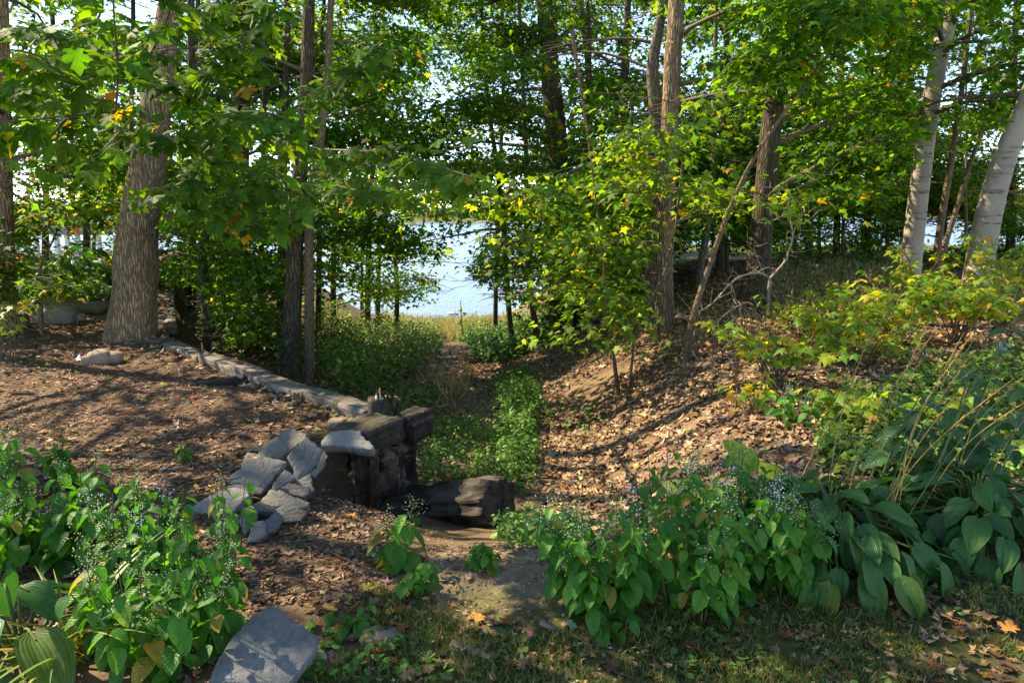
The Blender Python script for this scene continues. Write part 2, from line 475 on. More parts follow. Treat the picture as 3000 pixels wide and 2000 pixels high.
def mesh_np(name, V, F, mat, parent=None, tint=None, smooth_sh=False, uv=None):
    """F: (m,k) array of polygons of one size."""
    V = np.ascontiguousarray(V, dtype=np.float32)
    F = np.ascontiguousarray(F, dtype=np.int32)
    if parent is not None:
        V = V - np.array(parent.location, dtype=np.float32)
    me = bpy.data.meshes.new(name)
    me.vertices.add(len(V))
    me.vertices.foreach_set('co', V.ravel())
    k = F.shape[1]
    me.loops.add(F.size)
    me.loops.foreach_set('vertex_index', F.ravel())
    me.polygons.add(len(F))
    me.polygons.foreach_set('loop_start', np.arange(0, F.size, k, dtype=np.int32))
    try:
        me.polygons.foreach_set('loop_total', np.full(len(F), k, dtype=np.int32))
    except Exception:
        pass
    if tint is not None:
        a = me.attributes.new('tint', 'FLOAT_COLOR', 'POINT')
        c = np.ones((len(V), 4), dtype=np.float32)
        c[:, :3] = tint
        a.data.foreach_set('color', c.ravel())
    if uv is not None:
        l = me.uv_layers.new(name='leaf')
        l.data.foreach_set('uv', np.ascontiguousarray(uv[F.ravel()], dtype=np.float32).ravel())
    if smooth_sh:
        me.polygons.foreach_set('use_smooth', np.ones(len(F), dtype=bool))
    me.update(calc_edges=True)
    if mat is not None:
        me.materials.append(mat)
    o = bpy.data.objects.new(name, me)
    return put(o, parent)


def tube(pts, rad, sides=6, rough=0.0, seed=0, flare=None):
    """Vertices and quads of a tapered tube along pts."""
    pts = np.asarray(pts, float)
    n = len(pts)
    rad = np.broadcast_to(np.asarray(rad, float), (n,))
    d = np.gradient(pts, axis=0)
    d /= np.linalg.norm(d, axis=1)[:, None] + 1e-9
    ref = np.where(np.abs(d[:, 2:3]) > 0.9, np.array([[1.0, 0, 0]]), np.array([[0, 0, 1.0]]))
    if abs(d[0, 2]) > 0.6:
        ref = np.tile(np.array([[1.0, 0.02, 0]]), (n, 1))
    a = np.cross(d, ref)
    a /= np.linalg.norm(a, axis=1)[:, None] + 1e-9
    b = np.cross(d, a)
    th = np.linspace(0, 2 * np.pi, sides, endpoint=False)
    rr = np.tile(rad[:, None], (1, sides))
    if rough:
        r = np.random.default_rng(seed)
        rr = rr * (1 + rough * (r.random((n, sides)) - 0.5))
    if flare is not None:
        rr = rr * flare(np.arange(n), th)
    V = pts[:, None, :] + rr[..., None] * (np.cos(th)[None, :, None] * a[:, None, :] + np.sin(th)[None, :, None] * b[:, None, :])
    i, j = np.meshgrid(np.arange(n - 1), np.arange(sides), indexing='ij')
    j2 = (j + 1) % sides
    F = np.stack([i * sides + j, i * sides + j2, (i + 1) * sides + j2, (i + 1) * sides + j], -1).reshape(-1, 4)
    return V.reshape(-1, 3), F


def join(parts):
    Vs, Fs, o = [], [], 0
    for V, F in parts:
        Vs.append(V)
        Fs.append(F + o)
        o += len(V)
    return np.concatenate(Vs), np.concatenate(Fs)


def curve(pts, n):
    """Resample a polyline smoothly (Catmull-Rom)."""
    P = np.asarray(pts, float)
    if len(P) == 2:
        t = np.linspace(0, 1, n)[:, None]
        return P[0] * (1 - t) + P[1] * t
    Q = np.vstack([2 * P[0] - P[1], P, 2 * P[-1] - P[-2]])
    s = np.linspace(0, len(P) - 1 - 1e-6, n)
    i = s.astype(int)
    t = (s - i)[:, None]
    p0, p1, p2, p3 = Q[i], Q[i + 1], Q[i + 2], Q[i + 3]
    return 0.5 * (2 * p1 + (p2 - p0) * t + (2 * p0 - 5 * p1 + 4 * p2 - p3) * t ** 2 + (3 * p1 - p0 - 3 * p2 + p3) * t ** 3)


def unit(v):
    v = np.asarray(v, float)
    return v / (np.linalg.norm(v, axis=-1, keepdims=True) + 1e-9)


def frames(tip, nrm):
    """Rotation matrices with y along tip and z near nrm; columns x, y, z."""
    y = unit(tip)
    x = unit(np.cross(y, nrm))
    z = np.cross(x, y)
    return np.stack([x, y, z], -1)


# leaf templates: (vertices, triangles); y from the stalk to the tip, length 1
def fan_leaf(right, tip, centre, dz):
    o = [(0, 0)] + right + [tip] + [(-x, y) for x, y in reversed(right)]
    V = [(centre[0], centre[1], 0.05)] + [(x, y, dz(x, y)) for x, y in o]
    n = len(o)
    F = [(0, 1 + i, 1 + (i + 1) % n) for i in range(n)]
    return np.array(V, float), np.array(F, int)


MAPLE_HI = fan_leaf([(0.16, -0.09), (0.40, -0.07), (0.31, 0.05), (0.30, 0.13), (0.47, 0.17), (0.52, 0.27), (0.68, 0.40), (0.50, 0.42), (0.42, 0.50),
                     (0.26, 0.43), (0.24, 0.56), (0.33, 0.70), (0.19, 0.74), (0.12, 0.86)], (0, 1.05), (0, 0.14),
                    lambda x, y: -0.16 * (x * x + (y - 0.1) ** 2) - 0.05 * math.sin(9 * math.atan2(x, y + 0.02)))
MAPLE_LO = fan_leaf([(0.36, -0.05), (0.27, 0.14), (0.62, 0.42), (0.23, 0.43)], (0, 1), (0, 0.16), lambda x, y: -0.22 * (x * x + y * y * 0.6))
MAPLE_FAR = (np.array([(0, 0, 0.03), (0.62, 0.40, -0.10), (0.22, 0.45, 0.0), (0, 1.02, -0.16), (-0.22, 0.45, 0.0), (-0.62, 0.40, -0.10)], float), np.array([(0, 1, 2), (0, 2, 3), (0, 3, 4), (0, 4, 5)]))
DIAMOND = (np.array([(0, 0, 0), (0.45, 0.42, -0.08), (0, 1, -0.12), (-0.45, 0.42, -0.08), (0, 0.45, 0.03)], float), np.array([(0, 1, 4), (1, 2, 4), (2, 3, 4), (3, 0, 4)]))
LANCE = (np.array([(0, 0, 0), (0.2, 0.35, -0.03), (0, 1, -0.22), (-0.2, 0.35, -0.03), (0, 0.4, 0.03)], float), np.array([(0, 1, 4), (1, 2, 4), (2, 3, 4), (3, 0, 4)]))
BLADE = (np.array([(-0.03, 0, 0), (0.03, 0, 0), (-0.022, 0.55, 0.06), (0.022, 0.55, 0.06), (0, 1, 0.3)], float), np.array([(0, 1, 3), (0, 3, 2), (2, 3, 4)]))
CHIP = (np.array([(-0.14, -0.5, 0), (0.16, -0.45, 0.05), (0.12, 0.5, 0.02), (-0.12, 0.42, 0.06)], float), np.array([(0, 1, 2), (0, 2, 3)]))
ROUND = fan_leaf([(0.35, 0.05), (0.5, 0.4), (0.35, 0.8)], (0, 0.95), (0, 0.4), lambda x, y: 0.1 * abs(x))
CURLED = (np.array([(0, 0, 0.05), (0.60, 0.38, 0.22), (0.22, 0.45, 0.02), (0, 1.0, 0.14), (-0.22, 0.45, 0.0), (-0.60, 0.38, 0.16)], float), np.array([(0, 1, 2), (0, 2, 3), (0, 3, 4), (0, 4, 5)]))


def cloud(name, tmpl, pos, R, scale, tint, mat, parent=None, kind='stuff'):
    TV, TF = tmpl
    pos = np.asarray(pos, float)
    n, k = len(pos), len(TV)
    V = np.einsum('nij,kj->nki', R, TV) * np.asarray(scale, float).reshape(-1, 1, 1) + pos[:, None, :]
    F = (TF[None] + (np.arange(n) * k)[:, None, None]).reshape(-1, 3)
    o = mesh_np(name, V.reshape(-1, 3), F, mat, parent, np.repeat(tint, k, axis=0))
    if kind:
        o['kind'] = kind
    return o


def palette(n, cols, weights, rng=RNG, jitter=0.22):
    c = np.array(cols, float)[rng.choice(len(cols), n, p=np.array(weights) / sum(weights))]
    return c * (1 + jitter * rng.standard_normal((n, 1))).clip(0.45, 1.7) * (1 + 0.08 * rng.standard_normal((n, 3))).clip(0.7, 1.3)


def shared_mesh(name, V, F, mat, uv=None, smooth_sh=True):
    o = mesh_np(name, np.asarray(V, float), np.asarray(F, int), mat, None, None, smooth_sh, uv)
    me = o.data
    bpy.data.objects.remove(o)
    return me


def place(name, me, parent, pos, R, s):
    o = bpy.data.objects.new(name, me)
    m = np.eye(4)
    m[:3, :3] = R * s
    off = np.array(parent.location) if parent is not None else 0
    m[:3, 3] = np.asarray(pos) - off
    o.matrix_basis = Matrix(m.tolist())
    return put(o, parent)

# ------------------------------------------------------------------ terrain, lake, far shore
def axis(lo, hi, near_lo, near_hi, fine, grow):
    a = list(np.arange(near_lo, near_hi, fine))
    s, p = fine, near_hi
    while p < hi:
        a.append(p)
        s *= grow
        p += s
    a.append(hi)
    s, p, b = fine, near_lo, []
    while p > lo:
        s *= grow
        p -= s
        b.append(max(p, lo))
    return np.array(b[::-1] + a)


def ground_color(x, y):
    n1, n2 = fbm(x * 1.3, y * 1.3), fbm(x * 6 + 40, y * 6)
    px, py, _ = proj(np.stack([x, y, h(x, y)], -1))
    c = np.empty(x.shape + (3,))
    c[:] = (0.135, 0.092, 0.058)                                            # leaf mould
    def lay(mask, col):
        nonlocal c
        c = c * (1 - mask[..., None]) + np.array(col) * mask[..., None]
    xe, xc = xe_f(y), xc_f(y)
    lay(smooth((xe - x) / 0.25) * (y > 2.7), (0.12, 0.076, 0.049))        # bark mulch on the terrace
    lay(smooth((0.55 - np.abs(x - xc)) / 0.3) * smooth((y - 5) / 2), (0.13, 0.098, 0.068))   # worn path
    lay(smooth((n1 - 0.42) * 6) * smooth((x - xc - 2.2) / 1.5) * (y > 8.5), (0.105, 0.095, 0.040))  # dry grass on the bank
    lay(smooth((y - 14) / 4) * smooth((x - 3.0) / 2), (0.085, 0.10, 0.028))   # grass on top of the bank
    lay(smooth((2.95 - y) / 0.35) * smooth((x + 0.75) / 0.3) * smooth((n2 - 0.25) * 5), (0.062, 0.068, 0.020))   # lawn
    hump = np.exp(-(((x - 0.05) / 0.75) ** 2 + ((y - 2.9) / 0.42) ** 2))
    lay(smooth(hump * 1.6 - 0.25) * 0.9, (0.20, 0.155, 0.105))
    lay(smooth(hump * 1.6 - 0.25) * smooth((n1 - 0.40) * 9) * 0.85, (0.125, 0.125, 0.035))     # moss on the hump
    lay(smooth((y - 27) / 2), (0.26, 0.20, 0.12))
    lay(smooth((x + 1.35) / 0.2) * smooth((-0.15 - x) / 0.3) * smooth((y - 3.05) / 0.2) * smooth((4.6 - y) / 0.3) * smooth((n1 - 0.44) * 8), (0.055, 0.045, 0.036))  # bare dark earth
    return c * (0.8 + 0.45 * n2)[..., None]


XS, YS = axis(-70, 70, -3.5, 4.0, 0.05, 1.035), axis(-30, 48, 1.8, 6.2, 0.045, 1.03)
gx, gy = np.meshgrid(XS, YS, indexing='ij')
gz = h(gx, gy)
nx, ny = gx.shape
ii, jj = np.meshgrid(np.arange(nx - 1), np.arange(ny - 1), indexing='ij')
GF = np.stack([ii * ny + jj, (ii + 1) * ny + jj, (ii + 1) * ny + jj + 1, ii * ny + jj + 1], -1).reshape(-1, 4)
ground = mesh_np('ground', np.stack([gx, gy, gz], -1).reshape(-1, 3), GF, M['ground'], None, ground_color(gx.ravel(), gy.ravel()), True)
tag(ground, kind='structure')

LAKE_Z = -3.72
lake = mesh_np('lake_water', [(-4000, 25, LAKE_Z), (4000, 25, LAKE_Z), (4000, 5000, LAKE_Z), (-4000, 5000, LAKE_Z)], [(0, 1, 2, 3)], M['water'])
tag(lake, kind='structure')


def far_bank(name, px0, px1, dist, hgt, cols, wts, seed, n):
    """A low wooded shore: a mounded strip of land and the mass of woods on it."""
    r = np.random.default_rng(seed)
    x0, x1 = (px0 - 1500) / FPX * dist, (px1 - 1500) / FPX * dist
    xs = np.linspace(x0, x1, 60)
    ds = np.array([0, 6, 20, 60, 200, 260]) * dist / 400
    zz = np.array([-0.5, 0.9, 1.6, 3.0, 3.5, -1.0])
    X, D = np.meshgrid(xs, ds, indexing='ij')
    edge = np.minimum(1, np.minimum(X - x0, x1 - X) / (0.06 * (x1 - x0)))
    Z = LAKE_Z + zz[None] * (0.5 + 0.5 * edge) * (0.8 + 0.4 * vnoise(X * 0.03, D * 0.03))
    Y = dist + D + 12 * np.sin(X * 0.02 + seed)
    i, j = np.meshgrid(np.arange(59), np.arange(5), indexing='ij')
    F = np.stack([i * 6 + j, (i + 1) * 6 + j, (i + 1) * 6 + j + 1, i * 6 + j + 1], -1).reshape(-1, 4)
    tan = np.where(D.ravel()[:, None] < 3 * dist / 400, np.array([[0.26, 0.22, 0.13]]), np.array([[0.10, 0.12, 0.04]]))
    tag(mesh_np(name, np.stack([X, Y, Z], -1).reshape(-1, 3), F, M['hill'], None, tan, True), kind='structure')
    c = np.stack([r.uniform(x0, x1, n), dist + r.uniform(10, 120, n) * dist / 400, np.zeros(n)], -1)
    c[:, 2] = LAKE_Z + 1.5 + hgt * (0.25 + 0.75 * vnoise(c[:, 0] * 0.02 + seed, c[:, 1] * 0.004)) * r.uniform(0.15, 1.0, n)
    R = frames(unit(r.standard_normal((n, 3))), unit(r.standard_normal((n, 3))))
    w = cloud('far_shore_woods', DIAMOND, c, R, r.uniform(0.16, 0.34, n) * hgt, palette(n, cols, wts, r), M['hill'])
    tag(w, 'wooded shore on the far side of the lake', None, None, 'stuff')


far_bank('far_shore', 1150, 1520, 340, 7.5, [(0.06, 0.09, 0.055), (0.09, 0.12, 0.06)], [1, 1], 5, 3000)
far_bank('far_shore', -400, 700, 480, 12, [(0.06, 0.09, 0.055), (0.09, 0.12, 0.06)], [1, 1], 6, 3500)
far_bank('far_shore', 1950, 3300, 620, 24, [(0.08, 0.12, 0.05), (0.13, 0.15, 0.06), (0.28, 0.10, 0.06), (0.26, 0.17, 0.08)], [5, 3, 1.3, 1], 8, 7000)

# ------------------------------------------------------------------ where leaves hang: openings in the foliage and sun flecks on the ground
OPEN = [  # polygon in view, share of leaves kept inside, only for leaves nearer than
    ([(1375, 640), (1432, 640), (1428, 690), (1385, 745), (1368, 800), (1440, 842), (1500, 880), (1508, 975), (1100, 975), (1290, 905), (1268, 850), (1330, 720)], 0.02, 99),
    ([(35, 430), (130, 420), (230, 560), (240, 600), (40, 615)], 0.5, 99),
    ([(80, 640), (330, 640), (340, 800), (90, 800)], 0.16, 99),
    ([(2330, 620), (2700, 620), (2700, 745), (2330, 745)], 0.8, 99),
    ([(2680, 600), (2830, 600), (2830, 740), (2680, 740)], 0.15, 99),
    ([(2690, 180), (2790, 180), (2780, 310), (2670, 310)], 0.25, 99),
    ([(2800, 190), (2900, 190), (2880, 330), (2790, 330)], 0.25, 99),
    ([(455, 680), (560, 680), (560, 760), (455, 760)], 0.3, 99),
    ([(300, 560), (480, 560), (480, 1000), (290, 1000)], 0.02, 10),
    ([(335, 100), (540, 0), (560, 0), (490, 560), (330, 560)], 0.85, 10),
    ([(2620, 900), (2690, 480), (2760, 0), (2850, 0), (2780, 480), (2710, 900)], 0.06, 15),
    ([(2800, 920), (2880, 600), (2990, 260), (3100, 260), (2990, 600), (2910, 920)], 0.06, 15),
    ([(1430, 640), (1610, 640), (1640, 1010), (1450, 1010)], 0.62, 99),
    ([(1090, 660), (1290, 660), (1290, 960), (1090, 960)], 0.9, 99),
    ([(600, 640), (1000, 640), (1000, 960), (620, 960)], 0.75, 99),
    ([(440, 830), (600, 840), (620, 1010), (450, 1010)], 0.12, 99),
    ([(1905, 560), (1990, 560), (1990, 1000), (1905, 1000)], 0.15, 13),
    ([(1930, 120), (2010, 120), (2010, 400), (1920, 400)], 0.25, 13),
    ([(1585, 130), (1670, 130), (1670, 500), (1590, 500)], 0.25, 17),
    ([(2180, 420), (2290, 420), (2270, 920), (2170, 920)], 0.25, 13),
    ([(820, 620), (925, 620), (925, 1130), (800, 1130)], 0.08, 9),
    ([(1960, 620), (2180, 620), (2120, 1090), (1970, 1090)], 0.45, 13),
]
SKIRT_X = [-400, 320, 480, 600, 640, 900, 1000, 1240, 1250, 1500, 1520, 1940, 1960, 2160, 2600, 3000, 3400]
SKIRT_Y = [880, 880, 800, 900, 1010, 1020, 960, 930, 990, 990, 1040, 1040, 735, 740, 735, 770, 770]


def keep_leaf(P, rng, skirt=True):
    px, py, d = proj(P)
    px = px + 55 * (vnoise(P[:, 0] * 2.3 + P[:, 2], P[:, 1] * 1.1 + 3 * P[:, 2]) - 0.5) + rng.normal(0, 10, len(P))
    py = py + 70 * (vnoise(P[:, 0] * 2.3 + 31, P[:, 1] * 1.1 + 3 * P[:, 2]) - 0.5) + rng.normal(0, 10, len(P))
    k = np.ones(len(P))
    for poly, share, dmax in OPEN:
        k = np.where(in_poly(px, py, poly) & (d < dmax) & (d > 0), np.minimum(k, share), k)
    if skirt:
        k = np.where((d > 0) & (px > -400) & (px < 3400) & (py > np.interp(px, SKIRT_X, SKIRT_Y)), 0.0, k)
    k = np.where((d < 2.0), 0.0, k)
    return rng.random(len(P)) < k


LIT = [(1850, 1250, 1.0, 0.05), (1650, 1120, 0.7, 0.1), (1980, 1330, 0.7, 0.05), (1730, 1400, 0.55, 0.1), (2480, 1010, 1.3, 0.05), (2720, 960, 1.3, 0.05),
       (2300, 1060, 0.8, 0.2), (330, 1075, 0.9, 0.1), (90, 1110, 0.9, 0.1), (620, 1110, 0.5, 0.15), (520, 1200, 0.35, 0.3), (150, 1240, 0.4, 0.3), (700, 1060, 0.5, 0.15),
       (1330, 1130, 0.6, 0.1), (1300, 965, 5.0, 0.05), (430, 1420, 0.25, 0.15), (880, 1110, 0.35, 0.2), (1600, 1660, 0.35, 0.2), (1420, 1720, 0.25, 0.3),
       (2880, 850, 1.2, 0.2), (2000, 1180, 0.7, 0.15), (1100, 1060, 1.0, 0.35), (1560, 1540, 0.35, 0.25), (1130, 1560, 0.3, 0.2),
       (1050, 1060, 2.2, 0.08), (1000, 960, 2.5, 0.12), (760, 960, 1.8, 0.35), (1500, 1000, 2.0, 0.15), (1850, 1050, 1.0, 0.25), (1500, 1250, 0.4, 0.3), (2250, 1150, 0.8, 0.2), (2600, 1250, 0.7, 0.35), (240, 1330, 0.35, 0.3), (1950, 1560, 0.45, 0.3), (1750, 1600, 0.3, 0.35), (2150, 1600, 0.35, 0.35), (1600, 1250, 0.6, 0.15), (2100, 1230, 0.7, 0.1), (2600, 1500, 0.3, 0.45), (2300, 1900, 0.25, 0.4)]
LITP = [(G(a, b), r, k) for a, b, r, k in LIT]


def sun_share(C):
    """How many of the leaves at C the photograph's sun flecks leave in place (crowns are thin where they let the sun onto the ground)."""
    g = C.copy()
    for _ in range(3):
        zz = h(g[:, 0], g[:, 1])
        g = C - SDIR * ((C[:, 2] - zz) / SDIR[2])[:, None]
    k = np.ones(len(C))
    hg = C[:, 2] - h(C[:, 0], C[:, 1])
    inf = in_frame(C, -60)
    high = hg > 0.4
    for p, r, kk in LITP:
        rr = np.hypot(g[:, 0] - p[0], g[:, 1] - p[1]) / (1.25 * r)
        wob = 0.75 + 0.5 * vnoise(g[:, 0] * 3.1, g[:, 1] * 3.1)
        k = np.where((rr < wob) & high, np.minimum(k, np.where(inf & (hg < 3.0), max(kk, 0.6), kk)), k)
    dap = vnoise(g[:, 0] * 2.2 + 9, g[:, 1] * 2.2)
    return np.where((dap > 0.56) & high & ~(inf & (hg < 3.0)), k * 0.25, k)


def in_frame(P, m=150):
    px, py, d = proj(P)
    return (d > 0) & (px > -m) & (px < 3000 + m) & (py > -m) & (py < 2000 + m)


# ------------------------------------------------------------------ trees
GREEN = [(0.038, 0.120, 0.014), (0.055, 0.150, 0.016), (0.026, 0.092, 0.013), (0.095, 0.175, 0.018)]
YEL = [(0.26, 0.22, 0.025), (0.30, 0.15, 0.03)]


def leaf_spray(C, per, rng, spread, flat, size, green, wts, gap=True, droop=0.45, wild=0.75):
    """Leaves round each centre of C; returns positions, frames, sizes, tints."""
    n = len(C)
    idx = np.repeat(np.arange(n), per)
    off = rng.standard_normal((len(idx), 3)) * np.array([spread, spread, flat])
    P = C[idx] + off
    if gap:
        k = keep_leaf(P, rng) & (rng.random(len(P)) < sun_share(P))
        P, off, idx = P[k], off[k], idx[k]
    m = len(P)
    out = unit(off * np.array([1, 1, 0.3]) + rng.standard_normal((m, 3)) * 0.12)
    tip = out + np.array([0, 0, -droop])
    nrm = np.array([0, 0, 1.0]) + rng.standard_normal((m, 3)) * wild * np.array([0.6, 0.6, 0.3])
    R = frames(tip, nrm)
    s = size * rng.uniform(0.55, 1.3, m)
    shade = (1 + 0.16 * rng.standard_normal(n)).clip(0.6, 1.5)[idx][:, None]
    return P, R, s, palette(m, green, wts, rng) * shade


def grow_limb(p0, az, up, L, r0, rng, nsub, droop):
    """A limb and its side branches; returns tubes and the twig points that carry leaves."""
    t = np.linspace(0, 1, 7)
    d = np.array([math.cos(az), math.sin(az)])
    wob = np.cumsum(rng.standard_normal((7, 3)) * 0.03 * L, axis=0) * t[:, None]
    pts = np.stack([p0[0] + d[0] * L * t, p0[1] + d[1] * L * t, p0[2] + L * (up * t - droop * t * t)], -1) + wob
    tubes = [tube(pts, r0 * (1 - 0.82 * t), 6)]
    C = []
    for k in range(nsub):
        f = 0.22 + 0.76 * (k + rng.random()) / nsub
        i = min(int(f * 6), 5)
        q = pts[i] * (1 - (f * 6 - i)) + pts[i + 1] * (f * 6 - i)
        a2 = az + rng.choice([-1, 1]) * rng.uniform(0.5, 1.25)
        l2 = L * rng.uniform(0.26, 0.42) * (1.25 - f)+0.15
        e = np.linspace(0, 1, 4)[:, None]
        sp = q + e * np.array([math.cos(a2) * l2, math.sin(a2) * l2, l2 * rng.uniform(-0.25, 0.35)]) - np.array([0, 0, 0.10 * l2]) * e ** 2
        tubes.append(tube(sp, np.linspace(max(0.006, r0 * 0.3), 0.003, 4), 4))
        C += [sp[1], sp[2], sp[3]]
    C += [pts[6], pts[5]]
    return tubes, np.array(C)


TREES = []


def tree(name, label, path, H, bark='bark_maple', seed=1, group='trees between the lawn and the lake', n_lo=12, n_hi=12, l_lo=2.2, l_hi=3.2, z_lo=1.0,
         flare=0.5, per=10, leaf=0.115, green=GREEN, wts=(5, 4, 4, 1.5), yel=0.012, base=None, sides=None, cat='tree', az_bias=None, nsub=7, lean_y=0.0, lumps=(), splits=()):
    """path: (px, py, width px) from the base up; the base is where that ray meets the ground."""
    rng = np.random.default_rng(seed * 101 + 5)
    b = G(path[0][0], path[0][1]) if base is None else np.array([base[0], base[1], float(h(base[0], base[1]))])
    Y = b[1]
    if base is None:
        pts = [b + np.array([0, 0, -0.12])] + [W(px, py, Y + lean_y * (k + 1)) for k, (px, py, w) in enumerate(path[1:])]
        wid = [p[2] for p in path]
    else:
        pts = [b + np.array([0, 0, -0.12]), b + np.array([path[0][0], path[0][1], H * 0.5])]
        wid = [path[0][2], path[0][2] * 0.7]
        Y = FPX
    dep = [(p[1] * CP - (p[2] - CAM_Z) * SP) if base is None else FPX for p in pts]
    rad = [max(0.012, w / 2 / FPX * d) for w, d in zip(wid, dep)]
    top = pts[-1]
    if top[2] < b[2] + H:
        dd = unit(pts[-1] - pts[-2])
        dd[2] = max(dd[2], 0.6)
        dd = unit(dd)
        rest = (b[2] + H - top[2]) / dd[2]
        pts += [top + dd * rest * 0.5 + rng.standard_normal(3) * 0.12, top + dd * rest + rng.standard_normal(3) * 0.2]
        rad += [rad[-1] * 0.6, 0.02]
    N = max(14, int(H * 4))
    PT = curve(pts, N)
    cum = np.concatenate([[0], np.cumsum(np.linalg.norm(np.diff(np.array(pts), axis=0), axis=1))])
    RD = np.interp(np.linspace(0, len(pts) - 1, N), np.arange(len(pts)), rad)
    zrel = PT[:, 2] - b[2]
    fl_f = None
    if flare:
        ph = rng.uniform(0, 6.28, 3)
        fl = flare
        fl_f = lambda i, th: 1 + fl * np.exp(-np.clip(zrel[i], -0.1, None) / (2.2 * rad[0] + 0.02))[:, None] * (1 + 0.35 * np.sin(3 * th + ph[0]) + 0.3 * np.sin(5 * th + ph[1]))[None] \
            + 0.03 * np.sin(4 * th + ph[2] + PT[i, 2][:, None])
    t = thing(name, label, cat, b, group)
    S = sides or (28 if rad[0] > 0.12 else 14 if rad[0] > 0.05 else 8)
    if rad[0] > 0.1:                                   # more rings so that the flare and the swellings read
        N2 = N * 3
        zs = np.linspace(0, N - 1, N2)
        PT2 = np.stack([np.interp(zs, np.arange(N), PT[:, c]) for c in range(3)], -1)
        RD2 = np.interp(zs, np.arange(N), RD)
        for zc, amp, wdt in lumps:
            RD2 = RD2 * (1 + amp * np.exp(-((PT2[:, 2] - b[2] - zc) / wdt) ** 2))
        PT, RD, zrel = PT2, RD2, PT2[:, 2] - b[2]
    V, F = tube(PT, RD, S, 0.025, seed, fl_f)
    mesh_np('trunk', V, F, M[bark], t, None, True)
    for sp_ in splits:                                  # a second stem, given like the path
        sp = np.array([W(px, py, Y + dy) for px, py, w, dy in sp_])
        rr = [w / 2 / FPX * Y for _, _, w, _ in sp_]
        V, F = tube(curve(sp, 16), np.interp(np.linspace(0, 1, 16), np.linspace(0, 1, len(rr)), rr), 12, 0.03, seed)
        mesh_np('trunk', V, F, M[bark], t, None, True)
    # limbs and foliage
    ztop = b[2] + H
    tubes, CL, CH = [], [], []
    split = max(5.6, CAM_Z + 0.33 * Y + 0.3) if Y < 100 else 5.0
    for k in range(n_lo + n_hi):
        low = k < n_lo
        lo_top = min(split, ztop - 0.25)
        z = b[2] + z_lo + (lo_top - b[2] - z_lo) * ((k + rng.random()) / max(n_lo, 1)) if low else split + (ztop - split) * ((k - n_lo + rng.random()) / max(n_hi, 1)) ** 0.9
        if z > ztop:
            continue
        i = int(np.argmin(np.abs(PT[:, 2] - z)))
        az = rng.uniform(0, 2 * math.pi) if az_bias is None or rng.random() < 0.35 else az_bias + rng.normal(0, 0.6)
        frac = (z - b[2]) / H
        L = (l_lo if low else l_hi * (1.15 - 0.75 * frac)) * rng.uniform(0.7, 1.2)
        tb, C = grow_limb(PT[i], az, rng.uniform(0.15, 0.55) if low else rng.uniform(0.3, 0.9), L, min(max(0.010, RD[i] * 0.32), 0.05), rng, nsub, 0.35 if low else 0.15)
        vis = in_frame(C)
        kk = rng.random(len(C)) < sun_share(C)
        kk &= ~((C[:, 1] < 1.0) & (C[:, 2] < 2.6))
        px, py, d = proj(C)
        gapk = keep_leaf(C, rng)
        use = kk & (gapk | ~vis)
        if use.sum() < 0.25 * len(C) and low:
            continue
        tubes += tb
        CL.append(C[use & vis])
        CH.append(C[use & ~vis])
    if tubes:
        V, F = join(tubes)
        o = mesh_np('limbs', V, F, M['twig'] if bark != 'bark_birch' else M['bark_grey'], t, None, True)
        o['kind'] = 'stuff'
    g2 = list(green) + YEL
    w2 = list(np.array(wts) / sum(wts)) + [yel * 0.7, yel * 0.3]
    CL = np.concatenate(CL) if CL else np.zeros((0, 3))
    CH = np.concatenate(CH) if CH else np.zeros((0, 3))
    first = True
    if len(CL):
        P, R, s, c = leaf_spray(CL, int(per * (2.6 if Y < 15 else 2.1)), rng, 0.30, 0.10, leaf, g2, w2)
        if len(P):
            cloud('crown', MAPLE_LO if Y < 8.4 else MAPLE_FAR, P, R, s, c, M['leaf'], t)
    if len(CH):
        P, R, s, c = leaf_spray(CH, max(3, int(per * 0.45)), rng, 0.26, 0.16, leaf * 1.55, g2, w2, gap=True)
        if len(P):
            cloud('upper_crown', DIAMOND, P, R, s, c, M['leaf'], t)
    TREES.append(t)
    return t, PT, RD


G_L = 'maples along the left bank'
G_R = 'maples along the right bank'
big_t, big_pt, big_rd = tree('maple_tree', 'stout furrowed maple trunk with a bulge, standing at the far end of the timber edging', [(378, 990, 126), (396, 850, 110), (402, 700, 105), (424, 550, 95), (444, 420, 88), (470, 200, 76), (505, 0, 68)], 14, 'bark_maple', 1,
     G_L, n_lo=18, n_hi=24, l_lo=2.6, l_hi=5.0, z_lo=2.6, flare=0.16, lumps=((0.95, 0.08, 0.22), (2.0, 0.03, 0.25)))
tree('maple_tree', 'slim trunk at the left margin of the view with leafy shrub at its foot', [(18, 965, 62), (14, 700, 46), (8, 300, 40), (4, 0, 36)], 11, 'bark_maple', 2, G_L, n_lo=20, n_hi=18, l_lo=2.4, l_hi=3.6, z_lo=1.8, flare=0.25)
tree('ivy_tree', 'crooked slender trunk with ivy climbing it, right of the stout maple', [(612, 1025, 38), (606, 900, 30), (592, 760, 28), (600, 650, 26), (572, 420, 24), (560, 0, 20)], 9, 'bark_dark', 3, G_L, n_lo=12, n_hi=5, l_lo=1.8, z_lo=1.3, flare=0.2)
tree('maple_tree', 'dark maple with a flared mossy base behind the timber edging', [(842, 1105, 56), (858, 900, 50), (866, 700, 46), (892, 320, 38), (905, 0, 34)], 13, 'bark_dark', 4, G_L, n_lo=12, n_hi=8, l_lo=2.2, l_hi=3.4, z_lo=1.6, flare=0.45)
